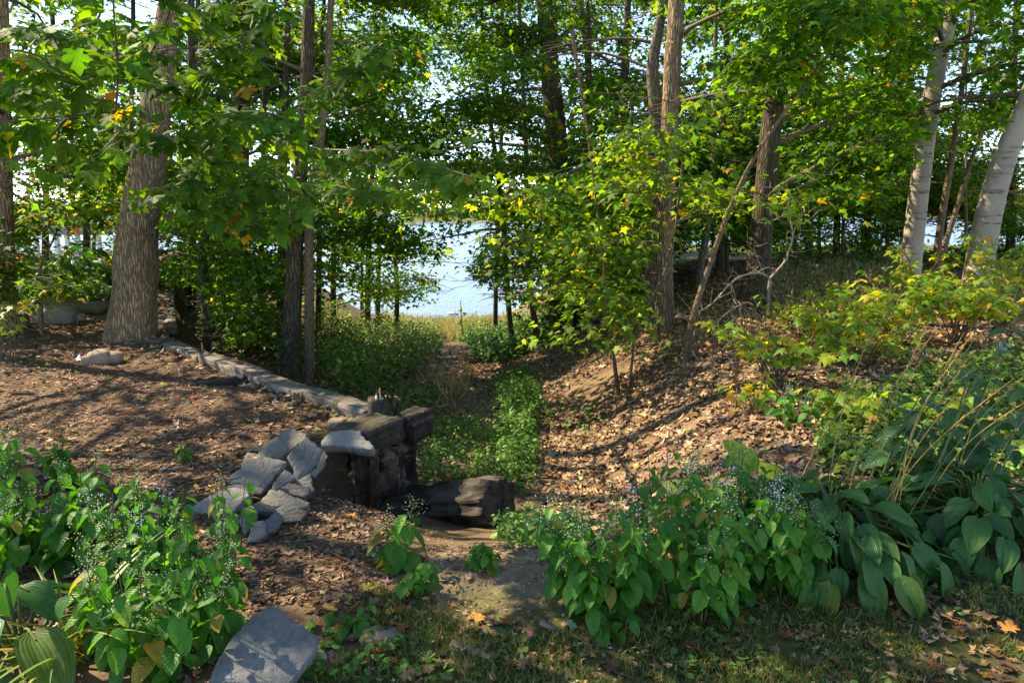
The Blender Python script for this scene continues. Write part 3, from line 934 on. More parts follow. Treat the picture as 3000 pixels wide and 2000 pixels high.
pole_t, pole_pt, pole_rd = tree('maple_tree', 'straight pole-thin maple beside the timber edging, its long limb reaching over the mulch', [(906, 1122, 29), (906, 900, 28), (908, 640, 27), (938, 420, 24), (962, 180, 20), (970, 0, 18)], 9, 'bark_young', 5, G_L, n_lo=6, n_hi=6, l_lo=1.4, z_lo=2.2, flare=0.1)
tree('maple_tree', 'grey trunk half hidden deep in the left thicket', [(655, 900, 40), (662, 700, 34), (690, 300, 28), (700, 0, 24)], 11, 'bark_grey', 6, G_L, n_lo=20, n_hi=3, z_lo=0.7, l_lo=2.6, flare=0.1, per=12)
tree('maple_tree', 'pale sunlit trunk deep in the left thicket', [(702, 905, 46), (706, 700, 40), (715, 300, 34), (725, 0, 30)], 12, 'bark_grey', 7, G_L, n_lo=20, n_hi=3, z_lo=0.7, l_lo=2.6, flare=0.1, per=12)
tree('young_maple', 'thin dark sapling trunk left of the flared maple', [(762, 960, 18), (766, 700, 15), (775, 300, 13), (780, 0, 11)], 8, 'bark_dark', 8, G_L, n_lo=14, n_hi=5, z_lo=0.6, l_lo=2.0, flare=0, per=12)
tree('young_maple', 'thin upright trunk right of the pole-thin maple', [(975, 925, 18), (978, 700, 15), (985, 420, 13), (1000, 0, 11)], 9, 'bark_dark', 9, G_L, n_lo=20, n_hi=5, z_lo=0.5, l_lo=2.0, flare=0, per=12)
tree('young_maple', 'forked young maple on the shore, dark against the water', [(1160, 985, 16), (1163, 860, 13), (1157, 760, 13), (1140, 690, 9), (1118, 560, 7)], 6.5, 'bark_dark', 10, G_L, n_lo=17, n_hi=4, z_lo=0.9, l_lo=2.2, flare=0.1, per=13,
     splits=[[(1157, 765, 9, 0), (1195, 715, 8, 0.3), (1230, 690, 6, 0.6), (1250, 600, 3, 1.0)]])
tree('young_maple', 'slender tree leaning by the water at the path mouth', [(1503, 1025, 22), (1490, 900, 17), (1478, 700, 16), (1455, 480, 14), (1430, 300, 12), (1410, 0, 10)], 9, 'bark_grey', 11, G_R, n_lo=18, n_hi=6, z_lo=0.8, l_lo=1.8, flare=0.3)
tree('young_maple', 'slender bowed tree just right of the path mouth', [(1585, 1018, 24), (1560, 900, 18), (1545, 740, 16), (1543, 500, 14), (1530, 200, 12), (1520, 0, 10)], 9, 'bark_grey', 12, G_R, n_lo=18, n_hi=6, z_lo=0.8, l_lo=1.8, flare=0.3)
tree('maple_tree', 'big dark trunk in the middle, mostly hidden by leaves', [(1655, 990, 72), (1648, 700, 66), (1632, 420, 60), (1605, 150, 52), (1595, 0, 46)], 14, 'bark_dark', 13, G_R, n_lo=24, n_hi=12, z_lo=0.8, l_lo=2.8, l_hi=3.6, flare=0.25)
tree('maple_tree', 'tall bare-trunked maple on the right bank, front one of the close pair', [(1948, 968, 54), (1946, 800, 50), (1952, 600, 50), (1962, 380, 52), (1972, 150, 50), (1982, 0, 46)], 14, 'bark_maple', 14, G_R, n_lo=10, n_hi=16, z_lo=2.0, l_lo=2.0, l_hi=3.4, flare=0.18)
tree('maple_tree', 'knotty leaning trunk just behind the tall bare-trunked maple', [(1915, 930, 46), (1908, 700, 40), (1912, 500, 40), (1922, 330, 42), (1912, 200, 36), (1935, 60, 28), (1950, -60, 22)], 11, 'bark_grey', 15, G_R, n_lo=10, n_hi=8, z_lo=1.6, l_lo=2.2, flare=0.2, lumps=((5.0, 0.25, 0.25),))
tree('maple_tree', 'wide flared maple on the right bank behind the bleached dead branch', [(2205, 888, 66), (2222, 760, 60), (2238, 600, 60), (2262, 350, 56), (2290, 120, 50), (2300, 0, 46)], 14, 'bark_dark', 16, G_R, n_lo=12, n_hi=16, z_lo=1.2, l_lo=2.6, l_hi=3.4, flare=0.5)
tree('young_maple', 'leaning grey stem between the two trunks of the right bank', [(2040, 845, 24), (2056, 760, 22), (2076, 640, 20), (2092, 420, 16), (2100, 0, 10)], 8, 'bark_grey', 17, G_R, n_lo=12, n_hi=5, z_lo=1.4, l_lo=1.8, flare=0.1)
tree('leaning_sapling', 'thin bare sapling slanting up to the right across the bank', [(2004, 1072, 22), (2030, 930, 20), (2085, 760, 17), (2135, 620, 15), (2205, 470, 12), (2330, 285, 10), (2480, 90, 7)], 4.6, 'bark_young', 18, G_R, n_lo=4, n_hi=0, z_lo=3.0, l_lo=1.0, flare=0.1)
tree('birch_tree', 'pale smooth trunk leaning right, farther left of the two', [(2662, 858, 56), (2674, 720, 54), (2700, 500, 52), (2728, 300, 50), (2762, 120, 47), (2788, 0, 44)], 13, 'bark_birch', 19, 'pale trunks on top of the right bank', n_lo=10, n_hi=16, z_lo=2.4, l_lo=2.0, l_hi=3.4, flare=0.10)
tree('birch_tree', 'pale smooth trunk leaning out of view at the right margin', [(2852, 905, 74), (2878, 720, 71), (2924, 520, 66), (2985, 360, 60), (3060, 180, 62)], 12, 'bark_birch', 20, 'pale trunks on top of the right bank', n_lo=6, n_hi=14, z_lo=2.6, l_lo=1.8, l_hi=3.4, flare=0.12)
tree('young_maple', 'twin brown stems between the two pale trunks', [(2735, 845, 26), (2750, 700, 20), (2772, 560, 18), (2805, 360, 15), (2842, 60, 12)], 8, 'bark_young', 21, G_R, n_lo=12, n_hi=6, z_lo=1.6, l_lo=1.6, flare=0.1,
     splits=[[(2742, 815, 18, 0), (2768, 720, 16, 0.1), (2800, 620, 14, 0.2), (2860, 430, 11, 0.3), (2960, 200, 7, 0.4)]])
tree('young_maple', 'pale thin stem rising behind the bushes, right of the dark middle trunk', [(1760, 900, 26), (1745, 640, 20), (1730, 400, 16), (1722, 200, 15), (1700, 0, 13)], 10, 'bark_young', 22, G_R, n_lo=24, n_hi=6, z_lo=0.9, l_lo=2.4, flare=0.1, per=12)
# the wood behind them, near the shore
for k, (px, py, w, lab) in enumerate([(560, 905, 22, 'background tree on the shore between the ivy tree and the stout maple'), (820, 985, 26, 'background tree on the shore behind the flared maple'),
                                      (1075, 975, 20, 'background tree on the shore left of the forked young maple'), (1820, 905, 30, 'background tree behind the knotty leaning trunk'),
                                      (2110, 800, 26, 'background tree behind the flared maple on the right bank'), (2370, 762, 24, 'background tree at the grassy edge, right of the flared maple'),
                                      (2540, 755, 22, 'background tree at the grassy edge, left of the pale trunk'), (250, 800, 20, 'background tree behind the boulders and white fence'),
                                      (1700, 960, 20, 'background tree on the shore right of the bowed tree'), (2960, 765, 26, 'background tree behind the pale trunk at the right margin'),
                                      (1105, 968, 16, 'high crowned background tree left of the water gap'), (1450, 990, 15, 'high crowned background tree beside the slender leaning tree'), (1610, 972, 18, 'high crowned background tree right of the bowed tree'),
                                      (370, 830, 20, 'high crowned background tree behind the stout maple'), (130, 790, 20, 'high crowned background tree behind the white fence'), (930, 975, 18, 'high crowned background tree behind the pole-thin maple'), (2450, 758, 20, 'high crowned background tree at the middle of the grassy edge')]):
    tree('shore_tree', lab, [(px, py, w), (px + 6, py - 250, w * 0.8), (px + 10 + 8 * (k % 3), 200, w * 0.7), (px + 20, 0, w * 0.6)], 11, 'bark_dark', 30 + k, 'background trees near the shore',
         n_lo=25 if k < 10 else 36 if k in (10, 11, 12, 15) else 20, n_hi=2 if k < 10 else 5, z_lo=0.8 if k < 10 else 2.6, l_lo=2.9, flare=0.1, per=12, leaf=0.125)
# unseen maples added past the left margin; their crowns shade terrace and foreground
for k, (x, y, lab) in enumerate([(-10.5, 9.5, 'unseen tall maple added for shade beyond the left margin, nearest the mulch'), (-12.5, 15.5, 'unseen tall maple added for shade beyond the left margin, above the boulders'), (-8.3, 6.2, 'unseen maple added beyond the left margin, its crown filled out to shade the terrace')]):
    tree('maple_tree', lab, [(0.3, 0.2, 0.34)], 13 - k, 'bark_maple', 50 + k, G_L, n_lo=4 if k < 2 else 14, n_hi=24 if k < 2 else 34, l_lo=2.5 if k < 2 else 3.6, l_hi=4.6, z_lo=3.0, base=(x, y))

# understory: leafy young maples and shrubs that fill the view below the crowns
def bush(label, px, py, H, l, n, seed, group='leafy understory maples', top=(0, 0), bark='bark_young', per=9, w=14, z_lo=0.5, green=GREEN, wts=(5, 4, 4, 1.5), yel=0.03, leaf=0.10, name='understory_maple'):
    return tree(name, label, [(px, py, w), (px + top[0] * 0.5, py - 90, w * 0.7), (px + top[0], py - 200 + top[1], w * 0.5)], H, bark, seed, group, n_lo=n, n_hi=0, l_lo=l, z_lo=z_lo, flare=0,
                per=per, leaf=leaf, green=green, wts=wts, yel=yel, cat='young tree', nsub=7)


LIGHT_G = [(0.070, 0.150, 0.022), (0.050, 0.130, 0.018), (0.10, 0.175, 0.03)]
bush('broad young maple with pale leaves in front of the dark middle trunk', 1815, 1152, 4.3, 1.25, 24, 61, top=(-30, 0), w=16, z_lo=0.75, green=LIGHT_G, wts=(3, 3, 2))
bush('second stem of pale leaved maple, close right of the broad one', 1836, 1160, 2.6, 1.0, 10, 62, top=(30, 0), w=12, z_lo=0.9, green=LIGHT_G, wts=(3, 3, 2))
bush('leafy young maple reaching toward the bowed tree', 1690, 1010, 4.4, 1.7, 15, 63, top=(-40, 0), green=LIGHT_G, wts=(3, 3, 2))
bush('leafy shrub in shade under the pale sunlit trunk', 700, 960, 2.6, 1.6, 13, 64, z_lo=0.25)
bush('leafy shrub beneath the grey half hidden trunk', 600, 930, 2.6, 1.5, 13, 65, z_lo=0.3)
bush('leafy shrub behind the pole-thin maple', 905, 985, 3.4, 1.8, 14, 66, z_lo=0.3)
bush('leafy shrub left of the forked young maple', 1060, 960, 3.0, 1.7, 14, 67, z_lo=0.4)
bush('leafy shrub hanging over the water right of the slender leaning tree', 1640, 985, 4.0, 2.0, 14, 68, z_lo=0.6)
bush('leafy shrub behind the leaning grey stem', 2090, 790, 3.6, 1.9, 26, 69, z_lo=0.4)
bush('leafy shrub at the grassy edge, just right of the flared maple', 2330, 765, 4.6, 2.2, 28, 70, z_lo=0.6)
bush('leafy shrub at the grassy edge, between the flared maple and the pale trunk', 2470, 760, 4.8, 2.3, 30, 71, z_lo=0.8)
bush('leafy shrub at the grassy edge, tight behind the pale trunk', 2600, 758, 4.2, 2.0, 24, 72, z_lo=0.7)
bush('dense dark shrub behind the right pale trunk', 2960, 765, 2.6, 1.6, 26, 73, z_lo=0.2)
bush('dark leafed shrub in the far left garden bed, before the white fence', 120, 980, 2.2, 1.0, 20, 74, z_lo=0.6, yel=0.12)
bush('yellow tinged shrub right of the white fence', 275, 800, 3.0, 1.5, 22, 75, z_lo=0.5, yel=0.10)
bush('leafy shrub behind the second timber wall', 545, 880, 2.8, 1.3, 20, 76, z_lo=0.3)
bush('leafy sapling overhanging the shaded slope under the ivy tree', 720, 1030, 1.9, 1.1, 10, 77, z_lo=0.2)
bush('sapling left of the slanting bare sapling', 1930, 1000, 2.4, 1.2, 16, 78, z_lo=0.9)
bush('leafy maple filling the gap right of the twin brown stems', 2830, 790, 4.6, 1.7, 20, 79, z_lo=1.4, green=LIGHT_G, wts=(3, 3, 2))
bush('low dense shrub at the far end of the mown grass', 2400, 748, 2.4, 1.9, 24, 81, z_lo=0.15)
bush('low dense shrub at the lake edge between the pale trunks', 2770, 752, 2.6, 1.8, 22, 82, z_lo=0.15)
bush('low shrub filling the view between the flared maple and the knotty trunk', 2130, 772, 3.0, 1.7, 20, 83, z_lo=0.2)
bush('leafy shrub at the left margin foot of the slim trunk', -60, 930, 3.4, 1.6, 24, 80, z_lo=0.5, yel=0.08)

# ------------------------------------------------------------------ the long maple limb with large leaves that hangs over the terrace
UVH = MAPLE_HI[0][:, :2]


def with_stalk(tmpl, L=0.55, w=0.014):
    V, F = tmpl
    n = len(V)
    V2 = np.vstack([V, [(-w, 0.02, 0.0), (w, 0.02, 0.0), (w, -L, 0.10), (-w, -L, 0.10)]])
    return V2, np.vstack([F, [(n, n + 1, n + 2), (n, n + 2, n + 3)]])


def bent(tmpl, a, b, tw, seed):
    V, F = tmpl
    V = V.copy()
    r = np.random.default_rng(seed)
    V[:, 2] += a * V[:, 1] ** 2 + b * V[:, 0] ** 2 + tw * V[:, 0] * V[:, 1] + 0.025 * r.standard_normal(len(V))
    V[:, :2] *= 1 + 0.05 * r.standard_normal((len(V), 2))
    return V, F


BIG = []
for k in range(6):
    V, F = with_stalk(bent(MAPLE_HI, -0.12 - 0.06 * k % 0.3, -0.1 + 0.05 * k, 0.15 * (k - 2.5) / 3, k))
    BIG.append(shared_mesh('leaf', V, F, M['leaf_big'], V[:, :2], False))
twigs = [
    [(962, 445, 7.6), (860, 425, 5.4), (700, 385, 4.0), (560, 402, 3.1), (400, 395, 2.7), (385, 350, 2.6), (340, 325, 2.5)],
    [(340, 325, 2.5), (345, 200, 2.45), (335, 60, 2.4), (330, -60, 2.35)],
    [(340, 325, 2.5), (200, 340, 2.4), (60, 355, 2.3), (-120, 365, 2.3)],
    [(930, 440, 6.6), (1000, 440, 5.0), (1120, 448, 3.7), (1250, 478, 3.0), (1385, 520, 2.55)],
    [(1000, 440, 5.0), (960, 520, 3.8), (1060, 560, 3.1), (1180, 560, 2.7)],
    [(700, 385, 4.0), (620, 450, 3.2), (560, 530, 2.8), (430, 560, 2.45)],
    [(860, 425, 5.4), (780, 470, 3.9), (700, 545, 3.1), (600, 610, 2.7)],
    [(780, 470, 3.9), (840, 560, 3.2), (850, 650, 2.8)],
    [(700, 385, 4.0), (580, 300, 3.4), (420, 200, 2.9), (250, 120, 2.6), (50, 60, 2.3)],
    [(580, 300, 3.4), (650, 180, 3.0), (760, 70, 2.7), (830, -50, 2.6)],
    [(420, 200, 2.9), (480, 80, 2.7), (520, -40, 2.6)],
    [(250, 120, 2.6), (140, 220, 2.4), (20, 260, 2.25)],
    [(200, 340, 2.4), (120, 430, 2.3), (40, 470, 2.2)],
    [(345, 200, 2.45), (220, 230, 2.35), (100, 160, 2.2), (-40, 140, 2.2)],
    [(860, 425, 5.4), (900, 300, 4.0), (1010, 230, 3.4), (1120, 120, 3.0)],
    [(385, 350, 2.6), (300, 440, 2.5), (230, 480, 2.4)],
    [(560, 402, 3.1), (640, 340, 2.9), (780, 330, 2.7), (900, 380, 2.6)],
    [(620, 450, 3.2), (700, 620, 2.9), (740, 660, 2.8)],
    [(250, 120, 2.6), (300, 20, 2.5), (280, -60, 2.4)],
    [(20, 260, 2.25), (-80, 300, 2.2)], [(830, 250, 3.6), (700, 160, 3.2), (600, 60, 3.0), (640, -40, 2.9)],
]
tubes = []
spots = []
rb0 = np.random.default_rng(98)
for k, tw in enumerate(twigs):
    pw = np.array([W(a, b, c if c > 5.3 else c * 1.28) for a, b, c in tw])
    pc = curve(pw, 26)
    r0 = 0.020 if k == 0 else 0.012 if k == 3 else 0.006
    tubes.append(tube(pc, np.linspace(r0, 0.0035 if k else 0.006, 26) * (1 if k in (0, 3) else 0.9), 7))
    ln = np.linalg.norm(np.diff(pc, axis=0), axis=1)
    cum = np.concatenate([[0], np.cumsum(ln)])
    s = (0.9 if k in (0, 3) else 0.15)
    while s < cum[-1]:
        q = np.array([np.interp(s, cum, pc[:, c]) for c in range(3)])
        i = min(int(np.searchsorted(cum, s)), 25)
        d = unit(pc[i] - pc[max(i - 1, 0)])
        for sg in (-1, 1, 0):
            if q[1] < 6.6:
                spots.append((q + (0 if sg else rb0.normal(0, 0.07, 3)), d, sg or int(rb0.choice([-1, 1])), s / cum[-1]))
        s += 0.045 if q[1] < 4.6 else 0.07
V, F = join(tubes)
mesh_np('limb', V, F, M['twig'], pole_t, None, True)
rb = np.random.default_rng(99)
rb.shuffle(spots)
cnt = 0
extra = []
for q, d, sg, f in spots:
    side = unit(np.cross(d, [0, 0, 1.0])) * sg
    tip = unit(side * rb.uniform(0.3, 1.1) + d * rb.uniform(0.0, 0.9) + np.array([0.15, -0.25, -rb.uniform(0.15, 1.1)]) + rb.standard_normal(3) * 0.15)
    nrm = unit(np.array([0, -0.35, 1.0]) + rb.standard_normal(3) * 0.35)
    s = rb.uniform(0.062, 0.112)
    pos = q + tip * s * 0.55 + rb.standard_normal(3) * 0.012
    px, py, dd = proj(pos + tip * s * 0.5)
    if py > np.interp(px, [0, 250, 420, 700, 900, 1000, 1420, 1500], [560, 560, 640, 690, 720, 600, 610, 560]) or (in_poly(px, py, OPEN[1][0]) and rb.random() < 0.8):
        continue
    if cnt >= 298:
        extra.append((pos, frames(tip[None], nrm[None])[0], s))
        continue
    place('leaf', BIG[cnt % 6], pole_t, pos, frames(tip[None], nrm[None])[0], s)
    cnt += 1

if extra:
    n = len(extra)
    cloud('foliage', MAPLE_HI, np.array([e[0] for e in extra]), np.array([e[1] for e in extra]), np.array([e[2] for e in extra]),
          palette(n, [(0.036, 0.11, 0.014), (0.052, 0.135, 0.016), (0.03, 0.09, 0.012), (0.25, 0.18, 0.02)], [3, 3, 2, 0.3]), M['leaf'], pole_t)

# ------------------------------------------------------------------ stones, timber edging and the burnt timber corner
def slab(name, label, outline, Y, nrm, thick, mat, group=None, seed=0, cat='stone', rough=0.012, seg=34):
    """A flat stone whose upper face has this outline and faces along nrm at ground distance Y."""
    r = np.random.default_rng(seed + 400)
    o = np.array(outline, float)
    c = o.mean(0)
    p0 = W(c[0], c[1], Y)
    nrm = unit(np.array(nrm, float))
    eye = np.array([0, 0, CAM_Z])
    P = []
    for a, b in o:
        q = W(a, b, Y) - eye
        P.append(eye + q * (np.dot(p0 - eye, nrm) / np.dot(q, nrm)))
    P = np.array(P)
    Pc = np.vstack([P, P[:1]])
    cum = np.concatenate([[0], np.cumsum(np.linalg.norm(np.diff(Pc, axis=0), axis=1))])
    ss = np.sort(np.concatenate([np.linspace(0, cum[-1], seg, endpoint=False), cum[1:-1] + 1e-5]))
    ring = np.stack([np.interp(ss, cum, Pc[:, k]) for k in range(3)], -1)
    m = len(ring)
    cen = ring.mean(0)
    inw = unit(cen - ring)
    size = cum[-1] / 4
    jit = lambda a: r.standard_normal((m, 1)) * a * size
    ring = ring + inw * jit(rough * 1.3)
    up = nrm
    rings = [cen + (ring - cen) * 0.5 + up * jit(0.0012), cen + (ring - cen) * 0.955 + up * jit(0.003), ring - up * (0.010 * size) + inw * jit(0.004), ring - up * thick * 0.35 - inw * (size * 0.012 + jit(rough)),
             ring - up * thick * 0.7 + inw * (size * 0.01 + jit(rough * 1.2)), ring - up * thick + inw * (size * 0.05 + jit(rough))]
    V = np.concatenate(rings + [cen[None], cen[None] - up * thick])
    F = []
    for k in range(len(rings) - 1):
        for i in range(m):
            a, b = k * m + i, k * m + (i + 1) % m
            F += [(a, a + m, b), (b, a + m, b + m)]
    L = (len(rings) - 1) * m
    for i in range(m):
        F.append((len(V) - 2, i, (i + 1) % m))
        F.append((len(V) - 1, L + (i + 1) % m, L + i))
    F = np.array(F)
    ob = mesh_np(name, V - cen, F, M[mat])
    ob.location = Vector(cen.tolist())
    # outward normals
    import bmesh
    bm = bmesh.new()
    bm.from_mesh(ob.data)
    bmesh.ops.recalc_face_normals(bm, faces=bm.faces)
    bm.to_mesh(ob.data)
    bm.free()
    return tag(ob, label, cat, group)


def cz(*p):   # crop of the stone pile -> photograph
    return [(560 + 0.2424 * a, 1220 + 0.2424 * b) for a, b in p]


PILE = 'slate pieces heaped at the terrace edge'
def pile(label, pts, nrm, th, mat, seed, dy=0.0):
    o = cz(*pts)
    cy = sum(p[1] for p in pts) / len(pts)
    mx, my = sum(q[0] for q in o) / len(o), sum(q[1] for q in o) / len(o)
    o = [(mx + (a - mx) * 1.13, my + (b - my) * 1.13) for a, b in o]
    slab('slate_stone', label, o, 4.10 - (cy - 150) / 1300 * 1.02 + dy, nrm, th, mat, PILE, seed)


pile('topmost tan-grey slate block of the heap, catching sun', [(830, 450), (900, 335), (1060, 230), (1075, 195), (1220, 150), (1265, 192), (1370, 215), (1330, 280), (1190, 390), (1080, 470), (950, 470)], (-0.15, -0.42, 0.9), 0.085, 'slate_brown', 1)
pile('large grey slate tilted forward left of the topmost block, with an orange leaf on it', [(690, 455), (880, 500), (1115, 560), (1000, 690), (870, 868), (650, 800), (450, 765), (620, 620)], (0.05, -0.62, 0.78), 0.11, 'slate', 2, -0.02)
pile('broad slate leaning on the right flank of the topmost block', [(1200, 470), (1380, 275), (1560, 415), (1580, 470), (1440, 640), (1290, 770), (1255, 780), (1262, 600)], (0.42, -0.5, 0.75), 0.055, 'slate', 3)
pile('small slate standing at the right end of the heap', [(1420, 680), (1520, 610), (1590, 455), (1630, 490), (1612, 580), (1500, 712)], (0.35, -0.6, 0.7), 0.06, 'slate_brown', 4, 0.05)
pile('pointed grey slate wedged under the tilted one', [(1010, 790), (1130, 655), (1200, 690), (1252, 745), (1150, 800), (1030, 880), (985, 880)], (0.1, -0.6, 0.8), 0.06, 'slate', 5, 0.02)
pile('small brown slate low on the right flank of the heap', [(1240, 800), (1430, 700), (1455, 770), (1442, 830), (1385, 850)], (0.1, -0.55, 0.85), 0.05, 'slate_brown', 6, 0.06)
pile('dark flat slate in the third course, right side of the heap', [(1065, 900), (1190, 810), (1420, 860), (1400, 930), (1340, 960), (1200, 930)], (0.1, -0.5, 0.87), 0.06, 'slate_dark', 7, 0.03)
pile('long flat slate in the middle of the heap', [(865, 1025), (970, 890), (1110, 910), (1255, 985), (1200, 1050), (1010, 1080)], (0.0, -0.5, 0.87), 0.06, 'slate_brown', 8)
pile('wide grey slate at the lower right foot of the heap', [(1010, 1130), (1280, 985), (1410, 1045), (1380, 1090), (1250, 1120), (1100, 1160)], (0.08, -0.45, 0.9), 0.07, 'slate', 9, 0.03)
pile('dark brown block beneath the long flat slate', [(675, 1100), (830, 1030), (1010, 1110), (985, 1145), (850, 1130)], (0.0, -0.35, 0.94), 0.085, 'slate_dark', 10, -0.03)
pile('bluish slate at the front foot of the heap', [(870, 1300), (1010, 1165), (1095, 1210), (1040, 1310), (985, 1370), (890, 1400)], (0.1, -0.55, 0.83), 0.05, 'slate', 11)
pile('large pale slate at the left end of the heap behind the asters', [(0, 1110), (180, 1000), (350, 910), (500, 872), (632, 900), (650, 958), (500, 1120), (330, 1250), (50, 1270)], (-0.1, -0.5, 0.86), 0.10, 'slate_pale', 12, 0.08)
pile('upright pale slate left of the dark brown block', [(590, 1270), (640, 1110), (750, 1130), (752, 1250), (650, 1430)], (-0.1, -0.8, 0.6), 0.06, 'slate_pale', 13)
pile('lowest pale slate of the heap near the mulch', [(690, 1500), (750, 1280), (862, 1272), (885, 1420), (790, 1490)], (0.05, -0.75, 0.65), 0.06, 'slate_pale', 14)
pile('black slate chunk in the notch under the topmost block', [(1110, 570), (1258, 600), (1255, 725), (1130, 655)], (0.2, -0.9, 0.4), 0.08, 'slate_dark', 15, 0.05)
pile('thin slate sheet under the small brown one on the right flank', [(1290, 860), (1440, 820), (1480, 880), (1400, 930), (1300, 920)], (0.2, -0.45, 0.88), 0.03, 'slate', 31, 0.08)
pile('thin grey slate peeping out under the long flat slate', [(1000, 1090), (1230, 1040), (1290, 1090), (1150, 1130), (1030, 1140)], (0.0, -0.4, 0.9), 0.03, 'slate_pale', 32, 0.05)
pile('thin slate sheet between the tilted slate and the pale left one', [(430, 850), (640, 800), (860, 870), (820, 930), (620, 905)], (0.0, -0.6, 0.8), 0.035, 'slate_brown', 33, 0.06)
pile('slate shard under the wide grey slate at the lower right', [(1050, 1180), (1300, 1120), (1390, 1150), (1310, 1250), (1130, 1260)], (0.1, -0.5, 0.86), 0.04, 'slate_dark', 34, 0.06)
pile('slate shard between the dark brown block and the bluish slate', [(800, 1270), (960, 1230), (1000, 1270), (900, 1330), (820, 1330)], (0.0, -0.6, 0.8), 0.04, 'slate_brown', 35, 0.05)
pile('narrow slate edge behind the broad leaning slate', [(1330, 290), (1400, 270), (1600, 410), (1640, 470), (1580, 480)], (0.35, -0.4, 0.85), 0.04, 'slate_brown', 36, 0.06)
slab('slate_slab', 'big smooth grey slab tilted in the bottom foreground', [(603, 2010), (640, 1925), (668, 1884), (738, 1801), (796, 1771), (830, 1788), (850, 1812), (900, 1840), (932, 1864), (926, 1890), (905, 1925), (845, 2010)], 2.13, (0.0, -0.34, 0.94), 0.05, 'slate', None, 21, rough=0.006)
slab('slate_slab', 'thinner grey slab lying under the right side of the big smooth one', [(800, 2010), (880, 1930), (935, 1888), (1022, 1892), (975, 1930), (930, 1962), (860, 2015)], 2.20, (0.05, -0.12, 0.99), 0.035, 'slate_dark', None, 22, rough=0.008)
slab('flat_stone', 'pale rough stone resting against the burnt cap timber', [(938, 1306), (950, 1278), (962, 1266), (1012, 1258), (1052, 1264), (1075, 1290), (1097, 1312), (1085, 1318), (1030, 1308), (975, 1303)], 4.40, (0.0, -0.42, 0.9), 0.075, 'slate_pale', None, 23, rough=0.02)
slab('stone_block', 'weathered grey block half hidden by asters right of the sandy hump', [(1622, 1690), (1650, 1672), (1700, 1678), (1705, 1700), (1640, 1712)], 2.72, (0.0, -0.5, 0.86), 0.05, 'slate_brown', None, 24)


def lump_mesh(nu, nv, fn):
    """Closed lump: fn(unit directions) -> points."""
    th = np.linspace(0, 2 * np.pi, nu, endpoint=False)
    ph = np.linspace(0.04, np.pi - 0.04, nv)
    T, Ph = np.meshgrid(th, ph)
    D = np.stack([np.sin(Ph) * np.cos(T), np.sin(Ph) * np.sin(T), np.cos(Ph)], -1).reshape(-1, 3)
    i, j = np.meshgrid(np.arange(nv - 1), np.arange(nu), indexing='ij')
    F = np.stack([i * nu + j, (i + 1) * nu + j, (i + 1) * nu + (j + 1) % nu, i * nu + (j + 1) % nu], -1).reshape(-1, 4)
    return fn(D), F


def boulder(label, px, py, size, mat, seed, name='boulder', cat='boulder', group='boulders round the far garden bed', sink=0.25, yaw=0.0):
    b = G(px, py)
    r = np.random.default_rng(seed)
    off = r.uniform(0, 50, 6)
    S = np.array(size) / 2
    def fn(D):
        n = 0.72 + 0.5 * fbm(D[:, 0] * 1.3 + off[0] + D[:, 2], D[:, 1] * 1.3 + off[1] - D[:, 2], 3)
        P = np.sign(D) * np.abs(D) ** 0.72 * n[:, None] * S
        c, s = math.cos(yaw), math.sin(yaw)
        return np.stack([P[:, 0] * c - P[:, 1] * s, P[:, 0] * s + P[:, 1] * c, P[:, 2]], -1)
    V, F = lump_mesh(18, 12, fn)
    o = mesh_np(name, V, F, M[mat], None, None, True)
    o.location = Vector((b[0], b[1], b[2] + S[2] * (1 - 2 * sink)))
    return tag(o, label, cat, group)


boulder('pale granite boulder lowest in front of the garden bed', 172, 942, (0.62, 0.42, 0.36), 'boulder', 1, yaw=-0.3)
boulder('brown boulder just behind the pale granite one', 190, 912, (0.72, 0.5, 0.42), 'boulder_dark', 2)
boulder('dark mossy boulder, widest, behind the brown one', 245, 882, (0.85, 0.5, 0.42), 'boulder_dark', 3)
boulder('small light boulder below the clay pots', 288, 862, (0.42, 0.35, 0.30), 'boulder', 4)
boulder('round grey boulder beside the clay pots', 262, 842, (0.46, 0.4, 0.36), 'boulder', 5)
boulder('half seen boulder against the left side of the stout trunk', 328, 872, (0.3, 0.3, 0.3), 'boulder', 6)
boulder('small grey stone at the right toe of the pale granite boulder', 232, 938, (0.2, 0.18, 0.14), 'boulder', 7)
boulder('dull flat rock between the brown boulder and the stout trunk', 262, 915, (0.55, 0.4, 0.22), 'boulder_dark', 8)
boulder('grey rock at the foot of the slim left trunk', 48, 962, (0.34, 0.3, 0.3), 'boulder_dark', 9)
boulder('reddish angular cobble, middle of three on the mulch', 292, 1064, (0.26, 0.2, 0.2), 'boulder_tan', 10, 'cobble', 'stone', 'cobbles on the mulch')
boulder('rounded grey-tan cobble, right one of three on the mulch', 331, 1060, (0.25, 0.2, 0.17), 'boulder_tan', 11, 'cobble', 'stone', 'cobbles on the mulch')
boulder('small tan cobble, left one of three on the mulch', 262, 1064, (0.16, 0.14, 0.13), 'boulder_tan', 12, 'cobble', 'stone', 'cobbles on the mulch')
boulder('orange-tan stone on the mulch behind the cap timber', 988, 1252, (0.16, 0.14, 0.10), 'boulder_tan', 13, 'cobble', 'stone', 'cobbles on the mulch')


